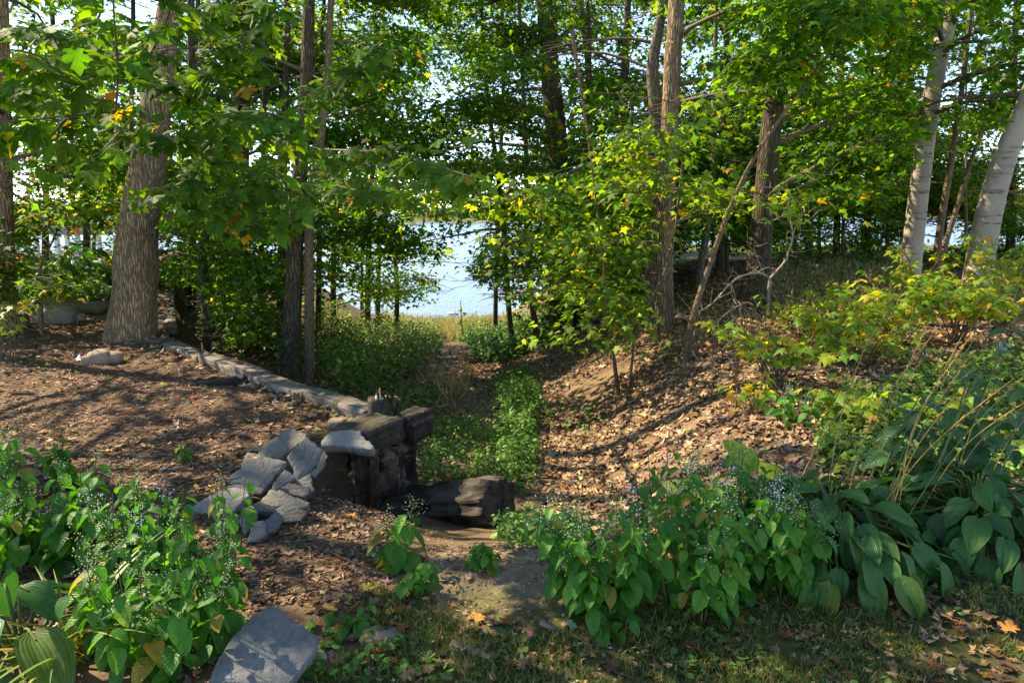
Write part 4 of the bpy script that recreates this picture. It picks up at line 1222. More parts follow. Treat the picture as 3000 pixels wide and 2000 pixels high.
def beam(name, p0, p1, w, hgt, mat, parent=None, seed=0, rough=0.006, nseg=14, axis='x', taper=0.0):
    """A sawn timber from p0 to p1 (centre line of its top), w wide, hgt deep; its own x (or z) runs along the grain."""
    r = np.random.default_rng(seed + 77)
    p0, p1 = np.asarray(p0, float), np.asarray(p1, float)
    L = np.linalg.norm(p1 - p0)
    x = unit(p1 - p0)
    ref = np.array([0, 0, 1.0]) if abs(x[2]) < 0.8 else np.array([0, -1.0, 0])
    y = unit(np.cross(ref, x))
    z = np.cross(x, y)
    b = min(w, hgt) * 0.07
    sec = [(-w / 2 + b, 0), (-w / 6, 0), (w / 6, 0), (w / 2 - b, 0), (w / 2, -b), (w / 2, -hgt / 3), (w / 2, -2 * hgt / 3), (w / 2, -hgt + b), (w / 2 - b, -hgt), (-w / 2 + b, -hgt), (-w / 2, -hgt + b), (-w / 2, -2 * hgt / 3), (-w / 2, -hgt / 3), (-w / 2, -b)]
    sec = np.array(sec)
    m = len(sec)
    ts = np.concatenate([[0, b * 0.6], np.linspace(L / nseg, L - L / nseg, nseg - 1), [L - b * 0.6, L]])
    V = []
    wob = r.standard_normal(m) * rough * 0.8
    for k, t in enumerate(ts):
        sc = 1 - taper * t / L
        sc2 = 0.94 if k in (0, len(ts) - 1) else 1.0
        s = sec.copy()
        s[:, 1] = (s[:, 1] + hgt / 2) * sc2 - hgt / 2
        s[:, 0] *= sc2 * sc
        jj = r.standard_normal((m, 2)) * rough + wob[:, None]
        tt = t + (r.standard_normal(m) * rough * 1.5 if k in (0, len(ts) - 1) else 0)
        V.append(np.stack([np.full(m, t) + (tt - t), s[:, 0] + jj[:, 0], s[:, 1] + jj[:, 1]], -1))
    n = len(V)
    V = np.concatenate(V + [np.array([[0, 0, -hgt / 2], [L, 0, -hgt / 2]])])
    F = []
    for k in range(n - 1):
        for i in range(m):
            a, c = k * m + i, k * m + (i + 1) % m
            F += [(a, c, a + m), (c, c + m, a + m)]
    for i in range(m):
        F.append((len(V) - 2, (i + 1) % m, i))
        F.append((len(V) - 1, (n - 1) * m + i, (n - 1) * m + (i + 1) % m))
    Rm = np.stack([x, y, z], -1)
    if axis == 'z':      # grain material expects z along the timber
        V = V[:, [1, 2, 0]]
        Rm = np.stack([y, z, x], -1)
    o = mesh_np(name, V, np.array(F), M[mat])
    mm = np.eye(4)
    mm[:3, :3] = Rm
    mm[:3, 3] = p0 - (np.array(parent.location) if parent is not None else 0)
    o.matrix_basis = Matrix(mm.tolist())
    if parent is not None:
        o.parent = parent
    return o


# the low edging along the terrace: timbers end to end
inner = [Zp(474, 1004, 0.05), Zp(571, 1046, 0.06), Zp(723, 1099, 0.06), Zp(868, 1152, 0.07), Zp(1060, 1212, 0.07)]
edging = thing('timber_edging', 'long line of grey weathered timbers along the right edge of the mulch', 'retaining wall', inner[2])
for k in range(4):
    a, b = inner[k], inner[k + 1]
    dirv = unit(b - a)
    side = np.array([-dirv[1], dirv[0], 0])
    side = side if side[0] > 0 else -side
    off = side * (0.11 + 0.02 * (k % 2))
    beam('timber', a + off + dirv * 0.005 + [0, 0, 0.012 * (k % 2)], b + off - dirv * 0.008 + [0, 0, 0.012 * (k % 2)], 0.21, 0.19, 'timber', edging, k, 0.003, 22)
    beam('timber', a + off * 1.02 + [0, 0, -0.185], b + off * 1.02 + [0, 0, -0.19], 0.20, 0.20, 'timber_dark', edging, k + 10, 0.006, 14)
spur = Zp(610, 1112, 0.02)
beam('timber', Zp(560, 1120, 0.03), Zp(715, 1102, 0.05), 0.15, 0.12, 'timber_dark', edging, 31, 0.008)
wall2 = thing('timber_wall', 'second timber wall receding behind the stout maple trunk', 'retaining wall', (-5.2, 10.0, -0.2))
wl = [(-5.02, 9.75, 0.02), (-5.95, 11.6, 0.10), (-6.75, 13.3, 0.18), (-7.3, 15.0, 0.26)]
for k in range(3):
    for c in range(4):
        a, b = np.array(wl[k]), np.array(wl[k + 1])
        dz = np.array([0.012 * c, 0, -0.185 * c])
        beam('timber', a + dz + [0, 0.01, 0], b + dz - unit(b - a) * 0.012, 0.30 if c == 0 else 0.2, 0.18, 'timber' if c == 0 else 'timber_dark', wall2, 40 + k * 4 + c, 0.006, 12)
low = thing('timber_beam', 'short low timber laid across in front of the stout trunk', 'timber', Zp(440, 1000, 0.0))
beam('timber', Zp(372, 1000, 0.02), Zp(506, 991, 0.04), 0.16, 0.14, 'timber', low, 60)
for lab, px, p0, p1, Y in [('black garden stake with a cream cap, nearer one by the second timber wall', 470, 937, 1010, 9.9), ('black garden stake with a cream cap, farther and taller one by the second timber wall', 503, 905, 1008, 10.4)]:
    top, bot = W(px, p0, Y), W(px, p1, Y)
    t = thing('garden_stake', lab, 'stake', bot, 'cream capped garden stakes')
    mid = top * 0.7 + bot * 0.3
    V, F = tube(np.array([bot - [0, 0, 0.1], mid]), 0.016, 8)
    mesh_np('rod', V, F, M['black'], t)
    V, F = tube(np.array([mid, mid + [0, 0, 0.004], top - [0, 0, 0.006], top, top]), [0.016, 0.021, 0.021, 0.018, 0.001], 8)
    mesh_np('cap', V, F, M['cream'], t)

# burnt corner
D_, C_, A_ = Zp(1068, 1268, 0.10), Zp(1188, 1219, 0.10), Zp(995, 1243, 0.10)
ax = unit(C_ - D_)
sd = np.cross([0, 0, 1.0], ax)
corner = thing('timber_corner', 'burnt and rotted corner of stacked timbers at the end of the edging', 'retaining wall', [D_[0], D_[1], -0.55])
beam('cap_timber', D_ + sd * 0.155, C_ + sd * 0.155, 0.31, 0.18, 'timber_cap', corner, 71, 0.004)
beam('end_block', C_ + sd * 0.02 + ax * 0.012 + [0, 0, 0.004], C_ + sd * 0.02 + ax * 0.26 + [0, 0, 0.004], 0.17, 0.22, 'timber_dark', corner, 72, 0.004)
cf = D_ * 0.45 + C_ * 0.55
beam('rotted_post', cf + sd * 0.14 + [0, 0, -0.66], cf + sd * 0.14 + [0, 0, -0.09], 0.36, 0.26, 'timber_rot', corner, 73, 0.022, 16, 'z')
beam('corner_post', C_ + sd * 0.06 + ax * 0.06 + [0, -0.01, -0.75], C_ + sd * 0.06 + ax * 0.06 + [0, -0.01, -0.125], 0.12, 0.12, 'timber_dark', corner, 74, 0.008, 12, 'z')
pk = W(1056, 1332, 4.44)
beam('split_plank', pk + [0.005, 0.06, -0.52], pk + [0, 0.06, 0.0], 0.15, 0.11, 'timber_up', corner, 75, 0.012, 16, 'z')
pk2 = W(1089, 1322, 4.42)
beam('split_plank', pk2 + [0, 0.02, -0.50], pk2 + [0, 0.02, -0.01], 0.045, 0.05, 'timber_up', corner, 76, 0.006, 16, 'z')
sill0, sill1 = W(1105, 1490, 4.50), W(1275, 1428, 5.0)
lowt = thing('timber_beam', 'dark low timber on the ground between the rotted post and the log', 'timber', sill0)
beam('timber', sill0, sill1, 0.26, 0.16, 'timber_dark', lowt, 77, 0.012)


def rough_log(name, label, p0, p1, r0, r1, mat, seed, furrow=0.14, cat='log', parent=None, sides=56, n=40, freq=1.0):
    r = np.random.default_rng(seed)
    p0, p1 = np.array(p0), np.array(p1)
    L = np.linalg.norm(p1 - p0)
    x = unit(p1 - p0)
    y = unit(np.cross([0, 0, 1.0] if abs(x[2]) < 0.8 else [0, -1.0, 0], x))
    z = np.cross(x, y)
    ts = np.concatenate([[0.0, 0.0], np.linspace(0, L, n), [L, L]])
    fr = np.concatenate([[0.02, 0.6], np.clip(0.62 + 0.42 * np.sin(np.linspace(0.45, 2.69, n)) ** 0.6, 0, 1) if freq > 1.5 else 0.92 + 0.08 * np.sin(np.linspace(0.3, 2.84, n)), [0.6, 0.02]])
    th = np.linspace(0, 2 * np.pi, sides, endpoint=False)
    o = r.uniform(0, 40)
    V = []
    for k, (t, f) in enumerate(zip(ts, fr)):
        rad = r0 + (r1 - r0) * t / L
        a = np.full(sides, t / L)
        g = fbm(th * 3.2 * freq + o + 0.25 * np.sin(6 * a), a * 1.2 + o, 3) - 0.45
        crack = -np.clip(0.10 - np.abs(vnoise(th * 2.6 * freq + o * 2, a * 0.9 + 3) - 0.5), 0, 1) * 3.0
        rr = rad * f * (1 + furrow * 1.6 * g + furrow * 1.5 * crack * 0.5 + 0.10 * np.sin(2 * th + o))
        e = 0.06 * rad * (vnoise(th * 3 + o, a * 0 + k) - 0.5) * (2.2 if k in (1, 2, len(ts) - 3, len(ts) - 2) else 0)
        V.append(np.stack([t + e, rr * np.cos(th), rr * np.sin(th) * 0.92], -1))
    V = np.concatenate(V)
    m = len(ts)
    i, j = np.meshgrid(np.arange(m - 1), np.arange(sides), indexing='ij')
    F = np.stack([i * sides + j, i * sides + (j + 1) % sides, (i + 1) * sides + (j + 1) % sides, (i + 1) * sides + j], -1).reshape(-1, 4)
    ob = mesh_np(name, V, F, M[mat])
    mm = np.eye(4)
    mm[:3, :3] = np.stack([x, y, z], -1)
    mm[:3, 3] = p0
    ob.matrix_world = Matrix(mm.tolist())
    return tag(ob, label, cat)


rough_log('rotting_log', 'thick rotting furrowed log lying at the mouth of the ravine', W(1262, 1478, 4.86), W(1462, 1470, 4.5), 0.175, 0.21, 'log', 5, 0.36, freq=2.3)
rough_log('wood_chunk', 'knotty wood chunk at the left end of the rotting log', W(1255, 1500, 4.62), W(1290, 1470, 4.75), 0.085, 0.10, 'log', 8, 0.3, 'wood')
st = Zp(1105, 1168, 0.20)
rough_log('post_stump', 'dark sawn post stump with a chipmunk on top', [st[0], st[1] + 0.02, -0.2], [st[0], st[1] + 0.02, 0.20], 0.092, 0.086, 'timber_dark', 12, 0.10, 'post', n=24)
beam_s = thing('post_sliver', 'small dark sliver of timber right of the post stump', 'timber', Zp(1150, 1208, 0.1))
beam('timber', Zp(1148, 1218, 0.04) + [0, 0.1, 0.0], Zp(1148, 1218, 0.04) + [0.03, 0.12, 0.115], 0.05, 0.04, 'timber_rot', beam_s, 80, 0.006, 8, 'z')
def root_knob():
    b = G(1115, 1885)
    r = np.random.default_rng(5)
    def fn(D):
        n = 0.55 + 0.9 * fbm(D[:, 0] * 2.2 + 7 + D[:, 2], D[:, 1] * 2.2 + 3 - D[:, 2], 4)
        return D * n[:, None] * np.array([0.085, 0.055, 0.042]) + b + [0, 0, 0.01]
    parts = [lump_mesh(30, 20, fn)]
    for az, L in ((2.9, 0.16), (0.35, 0.11), (-1.3, 0.08), (2.2, 0.12)):
        d = np.array([math.cos(az), math.sin(az), 0])
        e = [b + d * 0.03 + [0, 0, 0.018], b + d * L * 0.5 + [0.01, 0.01, 0.016], b + d * L + [0, 0, -0.012]]
        parts.append(tube(curve(e, 10), np.linspace(0.028, 0.010, 10), 10, 0.25, int(az * 10) + 20))
    V, F = join(parts)
    tag(mesh_np('tree_root', V, F, M['root'], None, None, True), 'gnarled root knob in the lawn right of the slabs', 'root')


root_knob()
rough_log('root_piece', 'grey weathered root lying in the short grass', G(1325, 1893) + [0, 0, 0.008], G(1452, 1938) + [0, 0, 0.006], 0.022, 0.014, 'root', 15, 0.3, 'root')
rough_log('wood_scrap', 'dry bark scrap on the grass right of the hump', G(1585, 1830) + [0, 0, 0.008], G(1640, 1855) + [0, 0, 0.01], 0.018, 0.01, 'root', 16, 0.3, 'wood')


# chipmunk
def chipmunk():
    t = thing('chipmunk', 'striped chipmunk sitting on the post stump facing the camera', 'chipmunk', Zp(1110, 1172, 0.201) + np.array([0, 0.02, 0]))
    jo = [((0, 0.018, 0.028), 0.026), ((0, 0.006, 0.046), 0.023), ((0, -0.008, 0.060), 0.017), ((0, -0.017, 0.070), 0.0165), ((0, -0.035, 0.065), 0.008),
          ((0.015, -0.012, 0.042), 0.008), ((0.013, -0.026, 0.022), 0.006), ((0.012, -0.030, 0.005), 0.005),
          ((-0.015, -0.012, 0.042), 0.008), ((-0.013, -0.026, 0.022), 0.006), ((-0.012, -0.030, 0.005), 0.005),
          ((0.024, 0.008, 0.016), 0.013), ((0.024, -0.018, 0.005), 0.006), ((-0.024, 0.008, 0.016), 0.013), ((-0.024, -0.018, 0.005), 0.006),
          ((0.022, 0.040, 0.012), 0.009), ((0.052, 0.042, 0.012), 0.011), ((0.078, 0.032, 0.013), 0.007)]
    ed = [(0, 1), (1, 2), (2, 3), (3, 4), (1, 5), (5, 6), (6, 7), (1, 8), (8, 9), (9, 10), (0, 11), (11, 12), (0, 13), (13, 14), (0, 15), (15, 16), (16, 17)]
    me = bpy.data.meshes.new('body')
    me.from_pydata([j[0] for j in jo], ed, [])
    o = put(bpy.data.objects.new('body', me), t)
    me.materials.append(M['fur'])
    o.modifiers.new('skin', 'SKIN')
    for v, (p, r) in zip(me.skin_vertices[0].data, jo):
        v.radius = (r, r)
    me.skin_vertices[0].data[0].use_root = True
    s = o.modifiers.new('sub', 'SUBSURF')
    s.levels = s.render_levels = 2
    base = np.array(t.location)
    for sx in (-1, 1):
        V, F = lump_mesh(8, 6, lambda D: D * np.array([0.0045, 0.002, 0.007]) + base + [0.011 * sx, -0.014, 0.088])
        mesh_np('ear', V, F, M['fur'], t, None, True)
        V, F = lump_mesh(8, 6, lambda D: D * 0.0028 + base + [0.0115 * sx, -0.0285, 0.074])
        mesh_np('eye', V, F, M['eye'], t, None, True)
    V, F = lump_mesh(8, 6, lambda D: D * 0.002 + base + [0, -0.043, 0.066])
    mesh_np('nose', V, F, M['eye'], t, None, True)


chipmunk()

# ------------------------------------------------------------------ far left: white fence, clay pots; birds on the lake
fb = G(180, 765)
fence = thing('picket_fence', 'white picket fence with a pale blue top band by the far left lake edge', 'fence', fb)
FX0, FX1, FY = (20 - 1500) / FPX * fb[1], (330 - 1500) / FPX * fb[1], fb[1]
zt, zb = W(180, 655, FY)[2], fb[2]
def boxv(a, b):
    (x0, y0, z0), (x1, y1, z1) = a, b
    V = np.array([(x0, y0, z0), (x1, y0, z0), (x1, y1, z0), (x0, y1, z0), (x0, y0, z1), (x1, y0, z1), (x1, y1, z1), (x0, y1, z1)], float)
    return V, np.array([(0, 3, 2, 1), (4, 5, 6, 7), (0, 1, 5, 4), (1, 2, 6, 5), (2, 3, 7, 6), (3, 0, 4, 7)])
n_p = int((FX1 - FX0) / 0.27)
for k in range(n_p):
    x = FX0 + k * 0.27
    V, F = boxv((x, FY, zb - 0.15), (x + 0.14, FY + 0.025, zt - 0.28))
    mesh_np('picket', V, F, M['white_paint'], fence)
V, F = boxv((FX0 - 0.1, FY - 0.03, zt - 0.29), (FX1 + 0.1, FY + 0.06, zt))
mesh_np('top_board', V, F, M['blue_paint'], fence)
for zz in (zb + 0.15,):
    V, F = boxv((FX0 - 0.1, FY + 0.03, zz), (FX1 + 0.1, FY + 0.07, zz + 0.09))
    mesh_np('rail', V, F, M['white_paint'], fence)


def lathe(profile, sides=20):
    p = np.array(profile, float)
    th = np.linspace(0, 2 * np.pi, sides, endpoint=False)
    V = np.stack([p[:, None, 0] * np.cos(th), p[:, None, 0] * np.sin(th), np.repeat(p[:, 1:2], sides, 1)], -1).reshape(-1, 3)
    n = len(p)
    i, j = np.meshgrid(np.arange(n - 1), np.arange(sides), indexing='ij')
    return V, np.stack([i * sides + j, i * sides + (j + 1) % sides, (i + 1) * sides + (j + 1) % sides, (i + 1) * sides + j], -1).reshape(-1, 4)


for lab, px, py, s, tilt in [('terracotta pot, left of two behind the round grey boulder', 268, 838, 0.24, 0.0), ('terracotta pot lying on its side, right of two behind the boulders', 300, 842, 0.30, 1.25)]:
    V, F = lathe([(0.001, 0.0), (0.55, 0.0), (0.78, 1.0), (0.88, 1.0), (0.9, 1.28), (0.78, 1.3), (0.72, 1.05), (0.5, 0.08), (0.001, 0.08)])
    o = mesh_np('clay_pot', V * s * 0.62, F, M['terracotta'], None, None, True)
    p = G(px, py)
    o.location = Vector((p[0], p[1], p[2] + (0.11 if tilt else -0.01)))
    o.rotation_euler = (tilt, 0, 0.6)
    tag(o, lab, 'pot', 'terracotta pots by the boulders')


def bird(name, label, px, py, s, mat, cat, neck=True):
    p = Zp(px, py, LAKE_Z)
    t = thing(name, label, cat, p, 'birds on the lake')
    def fn(D):
        P = D * np.array([0.5, 0.24, 0.22]) * s
        P[:, 2] += np.clip(-D[:, 0], 0, 1) ** 2 * 0.16 * s + 0.10 * s
        return P + p
    V, F = lump_mesh(16, 10, fn)
    mesh_np('body', V, F, M[mat], t, None, True)
    hn = 0.75 if neck else 0.36
    nk = np.array([(0.36, 0, 0.16), (0.50, 0, 0.30), (0.44, 0, 0.30 + hn * 0.35), (0.42, 0, 0.22 + hn * 0.75), (0.52, 0, 0.22 + hn), (0.62, 0, 0.18 + hn)]) * s + p
    V, F = tube(curve(nk, 14), np.interp(np.linspace(0, 1, 14), [0, 0.5, 0.85, 1], [0.10, 0.055, 0.07, 0.03]) * s, 10)
    mesh_np('neck', V, F, M[mat], t, None, True)
    V, F = tube(np.array([nk[-1] - [0.03 * s, 0, 0], nk[-1] + [0.12 * s, 0, -0.03 * s]]), [0.035 * s, 0.008 * s], 6)
    mesh_np('bill', V, F, M['bill'], t)


bird('swan', 'white swan on the water near the shore, seen through the gap', 1322, 921, 0.36, 'feather', 'swan')
bird('swan', 'white swan farther out on the lake, left of the slender leaning tree', 1372, 815, 0.5, 'feather', 'swan')
bird('duck', 'small brown duck right of the nearer swan', 1338, 921, 0.2, 'duck', 'duck', False)

# ------------------------------------------------------------------ plants of the foreground
def leaf_uv(nu, nv, n):
    U, Vv = np.meshgrid(np.linspace(0, 1, nu), np.linspace(-1, 1, nv), indexing='ij')
    uv = np.stack([Vv, U], -1).reshape(-1, 2)
    return np.vstack([uv, np.full((n - len(uv), 2), 0.0)]) if n > len(uv) else uv


def gridleaf(nu, nv, wfun, zfun, cord=0.0, stalk=0.0, sw=0.012):
    us, vs = np.linspace(0, 1, nu), np.linspace(-1, 1, nv)
    U, Vv = np.meshgrid(us, vs, indexing='ij')
    X = Vv * wfun(U)
    Y = U - cord * np.abs(Vv) * (1 - U) ** 4
    Z = zfun(U, Vv, X)
    P = np.stack([X, Y, Z], -1).reshape(-1, 3)
    F = []
    for i in range(nu - 1):
        for j in range(nv - 1):
            a = i * nv + j
            F += [(a, a + 1, a + nv + 1), (a, a + nv + 1, a + nv)]
    if stalk:
        n = len(P)
        P = np.vstack([P, [(-sw, 0.02, 0), (sw, 0.02, 0), (sw, -stalk, 0.06), (-sw, -stalk, 0.06)]])
        F += [(n, n + 1, n + 2), (n, n + 2, n + 3)]
    return P, np.array(F)


def ovate(k, wmax):
    a = 0.40 / k * 0.62
    b = 0.80
    um = a / (a + b)
    c = um ** a * (1 - um) ** b
    return lambda u: wmax * np.clip(u, 0.004, 1) ** a * np.clip(1 - u, 0, 1) ** b / c + 0.004


HEART, HOSTA, HERB, DAY, LIMEL = [], [], [], [], []
for k in range(4):
    r = np.random.default_rng(k + 70)
    a, b, tw = 0.18 + 0.12 * r.random(), 0.35 + 0.3 * r.random(), r.uniform(-0.3, 0.3)
    P, F = gridleaf(7, 5, ovate(0.62, 0.37), lambda U, Vv, X: b * np.abs(X) - a * U ** 2 + tw * X * U + 0.012 * np.sin(14 * U) * np.abs(Vv), 0.13, 0.35)
    HEART.append(shared_mesh('leaf', P + 0.008 * r.standard_normal(P.shape), F, M['leaf_aster'], leaf_uv(7, 5, len(P))))
    a, b, tw = 0.25 + 0.3 * r.random(), 0.35 + 0.25 * r.random(), r.uniform(-0.35, 0.35)
    P, F = gridleaf(10, 15, ovate(0.56, 0.31), lambda U, Vv, X: b * np.abs(X) ** 1.2 - a * U ** 2 + tw * X * U + 0.013 * np.cos(3.5 * np.pi * 2 * Vv / 2) * np.sin(np.pi * U) + 0.03 * np.sin(7 * U + k) * Vv ** 2, 0.10)
    HOSTA.append(shared_mesh('leaf', P, F, M['leaf_hosta'], leaf_uv(10, 15, len(P))))
    LIMEL.append(shared_mesh('leaf', P, F, M['leaf_lime'], leaf_uv(10, 15, len(P))))
    P, F = gridleaf(7, 5, ovate(0.6, 0.30), lambda U, Vv, X: 0.5 * np.abs(X) - a * U ** 2 + tw * X * U, 0.02)
    HERB.append(shared_mesh('leaf', P, F, M['leaf_dark'], leaf_uv(7, 5, len(P))))
    P, F = gridleaf(11, 3, lambda u: 0.022 * (1 - u ** 2.2) + 0.001, lambda U, Vv, X: -(0.45 + 0.5 * r.random()) * U ** 2.4 + 0.3 * np.abs(X), 0)
    DAY.append(shared_mesh('leaf', P, F, M['leaf_blade'], P[:, :2]))


def florets(C, rng, size, n_each, spread):
    """Tiny four-sided flower heads round the centres C."""
    idx = np.repeat(np.arange(len(C)), n_each)
    P = C[idx] + rng.standard_normal((len(idx), 3)) * spread
    O = np.array([(1, 0, 0), (-1, 0, 0), (0, 1, 0), (0, -1, 0), (0, 0, 1), (0, 0, -1)], float)
    T = np.array([(0, 2, 4), (2, 1, 4), (1, 3, 4), (3, 0, 4), (2, 0, 5), (1, 2, 5), (3, 1, 5), (0, 3, 5)])
    s = size * rng.uniform(0.6, 1.3, (len(P), 1, 1))
    V = P[:, None] + O[None] * s
    F = (T[None] + (np.arange(len(P)) * 6)[:, None, None]).reshape(-1, 3)
    return V.reshape(-1, 3), F


def aster(label, cx, cy, n_st, wpx, hpx, seed, leaves=14, size=0.075, flower='floret', fl=0.5, zone=(0, 0), lean=(0, 0), maxl=292):
    """A clump of heart-leaved asters; cx, cy is the pixel of its foot, wpx its half width there, hpx the height of its stems, in pixels."""
    rng = np.random.default_rng(seed)
    g = G(cx, cy)
    m = FPX / (g[1] * CP)
    t = thing('aster_clump', label, 'plant', g, 'heart leaved asters')
    nl = 0
    for s in range(n_st):
        a, rr = rng.uniform(0, 6.28), math.sqrt(rng.random())
        bx, by = g[0] + math.cos(a) * rr * wpx / m, g[1] + math.sin(a) * rr * min(wpx / m, 0.35)
        H = hpx / m * rng.uniform(0.62, 1.05)
        b = np.array([bx, by, float(h(bx, by)) - 0.01])
        top = b + np.array([(bx - g[0]) * 0.5 + rng.normal(0, 0.04) + lean[0], (by - g[1]) * 0.4 + rng.normal(0, 0.03) - 0.04 + lean[1], H])
        pc = curve([b, (b + top) / 2 + np.array([(bx - g[0]) * 0.12, -0.01, 0.03 * H]), top], 10)
        V, F = tube(pc, np.linspace(0.0034, 0.0014, 10), 5)
        mesh_np('stem', V, F, M['stem'], t, None, True)
        az = rng.uniform(0, 6.28)
        for k in range(leaves):
            f = 0.10 + 0.80 * (k + rng.random() * 0.5) / leaves
            if nl >= maxl:
                break
            q = np.array([np.interp(f, np.linspace(0, 1, 10), pc[:, c]) for c in range(3)])
            az += 2.4 + rng.normal(0, 0.3)
            d = np.array([math.cos(az), math.sin(az), 0])
            if d[1] > 0.55 and rng.random() < 0.5:
                d[1] *= -1
            sz = size * rng.uniform(0.75, 1.25) * (1.1 - 0.65 * max(0, f - 0.4))
            tip = unit(d + np.array([0, 0, -rng.uniform(0.05, 1.25)]))
            nrm = unit(np.array([0, 0, 1.0]) + 0.9 * d + rng.standard_normal(3) * 0.25)
            place('leaf', HEART[rng.integers(4)], t, q + (d * 0.8 + np.array([0, 0, 0.25])) * sz * 0.38, frames(tip[None], nrm[None])[0], sz)
            nl += 1
        if rng.random() < fl:
            tb, C = [], []
            for k in range(9):
                f = 0.66 + 0.34 * k / 8
                q = np.array([np.interp(f, np.linspace(0, 1, 10), pc[:, c]) for c in range(3)])
                d = rng.standard_normal(3) * np.array([1, 1, 0.2])
                e = q + unit(d) * rng.uniform(0.02, 0.075) * (1.25 - 0.6 * (f - 0.66) / 0.34) + np.array([0, 0, rng.uniform(0.02, 0.06)])
                tb.append(tube(np.array([q, (q + e) / 2 + [0, 0, 0.006], e]), [0.0011, 0.0009, 0.0007], 4))
                C += [e, e * 0.75 + q * 0.25, e * 0.5 + q * 0.5]
            V, F = join(tb)
            sp = mesh_np('flower_spray', V, F, M['stem'], t)
            V, F = florets(np.array(C), rng, 0.0030 if flower == 'floret_blue' else 0.0027, 2 if flower == 'floret_blue' else 3, 0.010)
            o = mesh_np('florets', V, F, M[flower if rng.random() < 0.25 else 'floret'], sp)
            o.data.transform(Matrix.Identity(4))
            off = np.array(t.location)
            co = np.empty(len(o.data.vertices) * 3, dtype=np.float32)
            o.data.vertices.foreach_get('co', co)
            o.data.vertices.foreach_set('co', (co.reshape(-1, 3) - off).ravel().astype(np.float32))
            o['kind'] = 'stuff'
            sm = LANCE
    return t


aster('dense heart leaved aster clump left of the big foreground slab', 520, 1905, 32, 165, 430, 1, 9, 0.070, lean=(0.02, 0.0))
aster('airy aster clump with sunlit tops behind the dense left clump', 400, 1700, 18, 130, 340, 2, 12, 0.075, 'floret_blue')
aster('aster clump at the left margin above the daylily', 120, 1640, 20, 150, 340, 3, 12, 0.08)
aster('small aster clump at the left margin edge of the mulch', 30, 1480, 6, 50, 260, 4, 9, 0.085)
aster('single leafy aster standing on the mulch at left', 195, 1420, 3, 22, 200, 5, 12, 0.08, fl=0.3)
aster('single airy aster with pale flowers in the middle of the mulch', 558, 1345, 2, 14, 95, 6, 7, 0.05)
aster('white flowered aster in front of the slate heap', 705, 1640, 3, 40, 320, 7, 8, 0.07, lean=(0.06, 0))
aster('aster with large lower leaves in front of the rotting log', 1165, 1655, 2, 22, 250, 8, 9, 0.10)
aster('tall tangled aster at the left end of the right flower bed', 1760, 1765, 20, 120, 400, 9, 12, 0.062, 'floret_blue')
aster('leafy aster clump in the middle of the right bed with lavender flowers', 2010, 1740, 26, 170, 430, 10, 11, 0.064, 'floret_blue')
aster('tall airy aster clump at the back of the right bed beside the lime leaf', 2080, 1600, 20, 160, 360, 11, 11, 0.066, 'floret_blue')
aster('aster clump next to the big hosta, mixing with its leaves', 2240, 1720, 12, 100, 340, 12, 11, 0.078)
aster('low aster seedling in front of the right bed', 1790, 1840, 3, 45, 75, 13, 5, 0.07, fl=0)
aster('yellow green seedling between the mulch slope and the lawn', 1045, 1835, 4, 26, 110, 14, 8, 0.055, fl=0)
aster('feathery weed at the edge of the sandy hump', 1240, 1720, 5, 40, 115, 15, 10, 0.05, fl=0.2)
aster('weed sprig behind the sandy hump', 1410, 1650, 4, 36, 110, 16, 9, 0.05, fl=0)
aster('blue flowered wild aster sprigs on the leaf littered slope', 2330, 1240, 6, 90, 130, 17, 7, 0.07, 'floret_blue')


def hosta(label, c, n, rad, size, seed, mesh=None, hgt=0.36, az0=0, az1=6.283, name='hosta'):
    mesh = mesh or HOSTA
    rng = np.random.default_rng(seed)
    t = thing(name, label, 'plant', c, None)
    st = []
    for k in range(n):
        f = math.sqrt((k + 0.5) / n)
        az = az0 + ((k * 2.399963 + rng.normal(0, 0.25)) % 6.283) / 6.283 * (az1 - az0)
        d = np.array([math.cos(az), math.sin(az), 0])
        rr = rad * f * rng.uniform(0.85, 1.1)
        z = hgt * (1 - 0.75 * f ** 2) * rng.uniform(0.85, 1.15)
        p = c + d * rr * 0.72 + np.array([0, 0, z])
        s = size * rng.uniform(0.75, 1.2) * (0.8 + 0.3 * f)
        tip = unit(d * (1.0 - 0.35 * f) + np.array([0, 0, 0.05 - 0.95 * f ** 1.7 + rng.normal(0, 0.18)]) + rng.standard_normal(3) * 0.18)
        nrm = unit(np.array([0, 0, 1.0]) + d * (0.25 + 0.5 * f) + rng.standard_normal(3) * 0.28)
        place('leaf', mesh[rng.integers(4)], t, p, frames(tip[None], nrm[None])[0], s)
        b = c + d * rr * 0.08
        st.append(tube(curve([b, (b + p) / 2 + np.array([0, 0, 0.10 * (1 - f) + 0.05]), p + tip * 0.02], 7), np.linspace(0.007, 0.0045, 7), 5))
    V, F = join(st)
    o = mesh_np('leaf_stalks', V, F, M['stem'], t, None, True)
    o['kind'] = 'stuff'
    return t


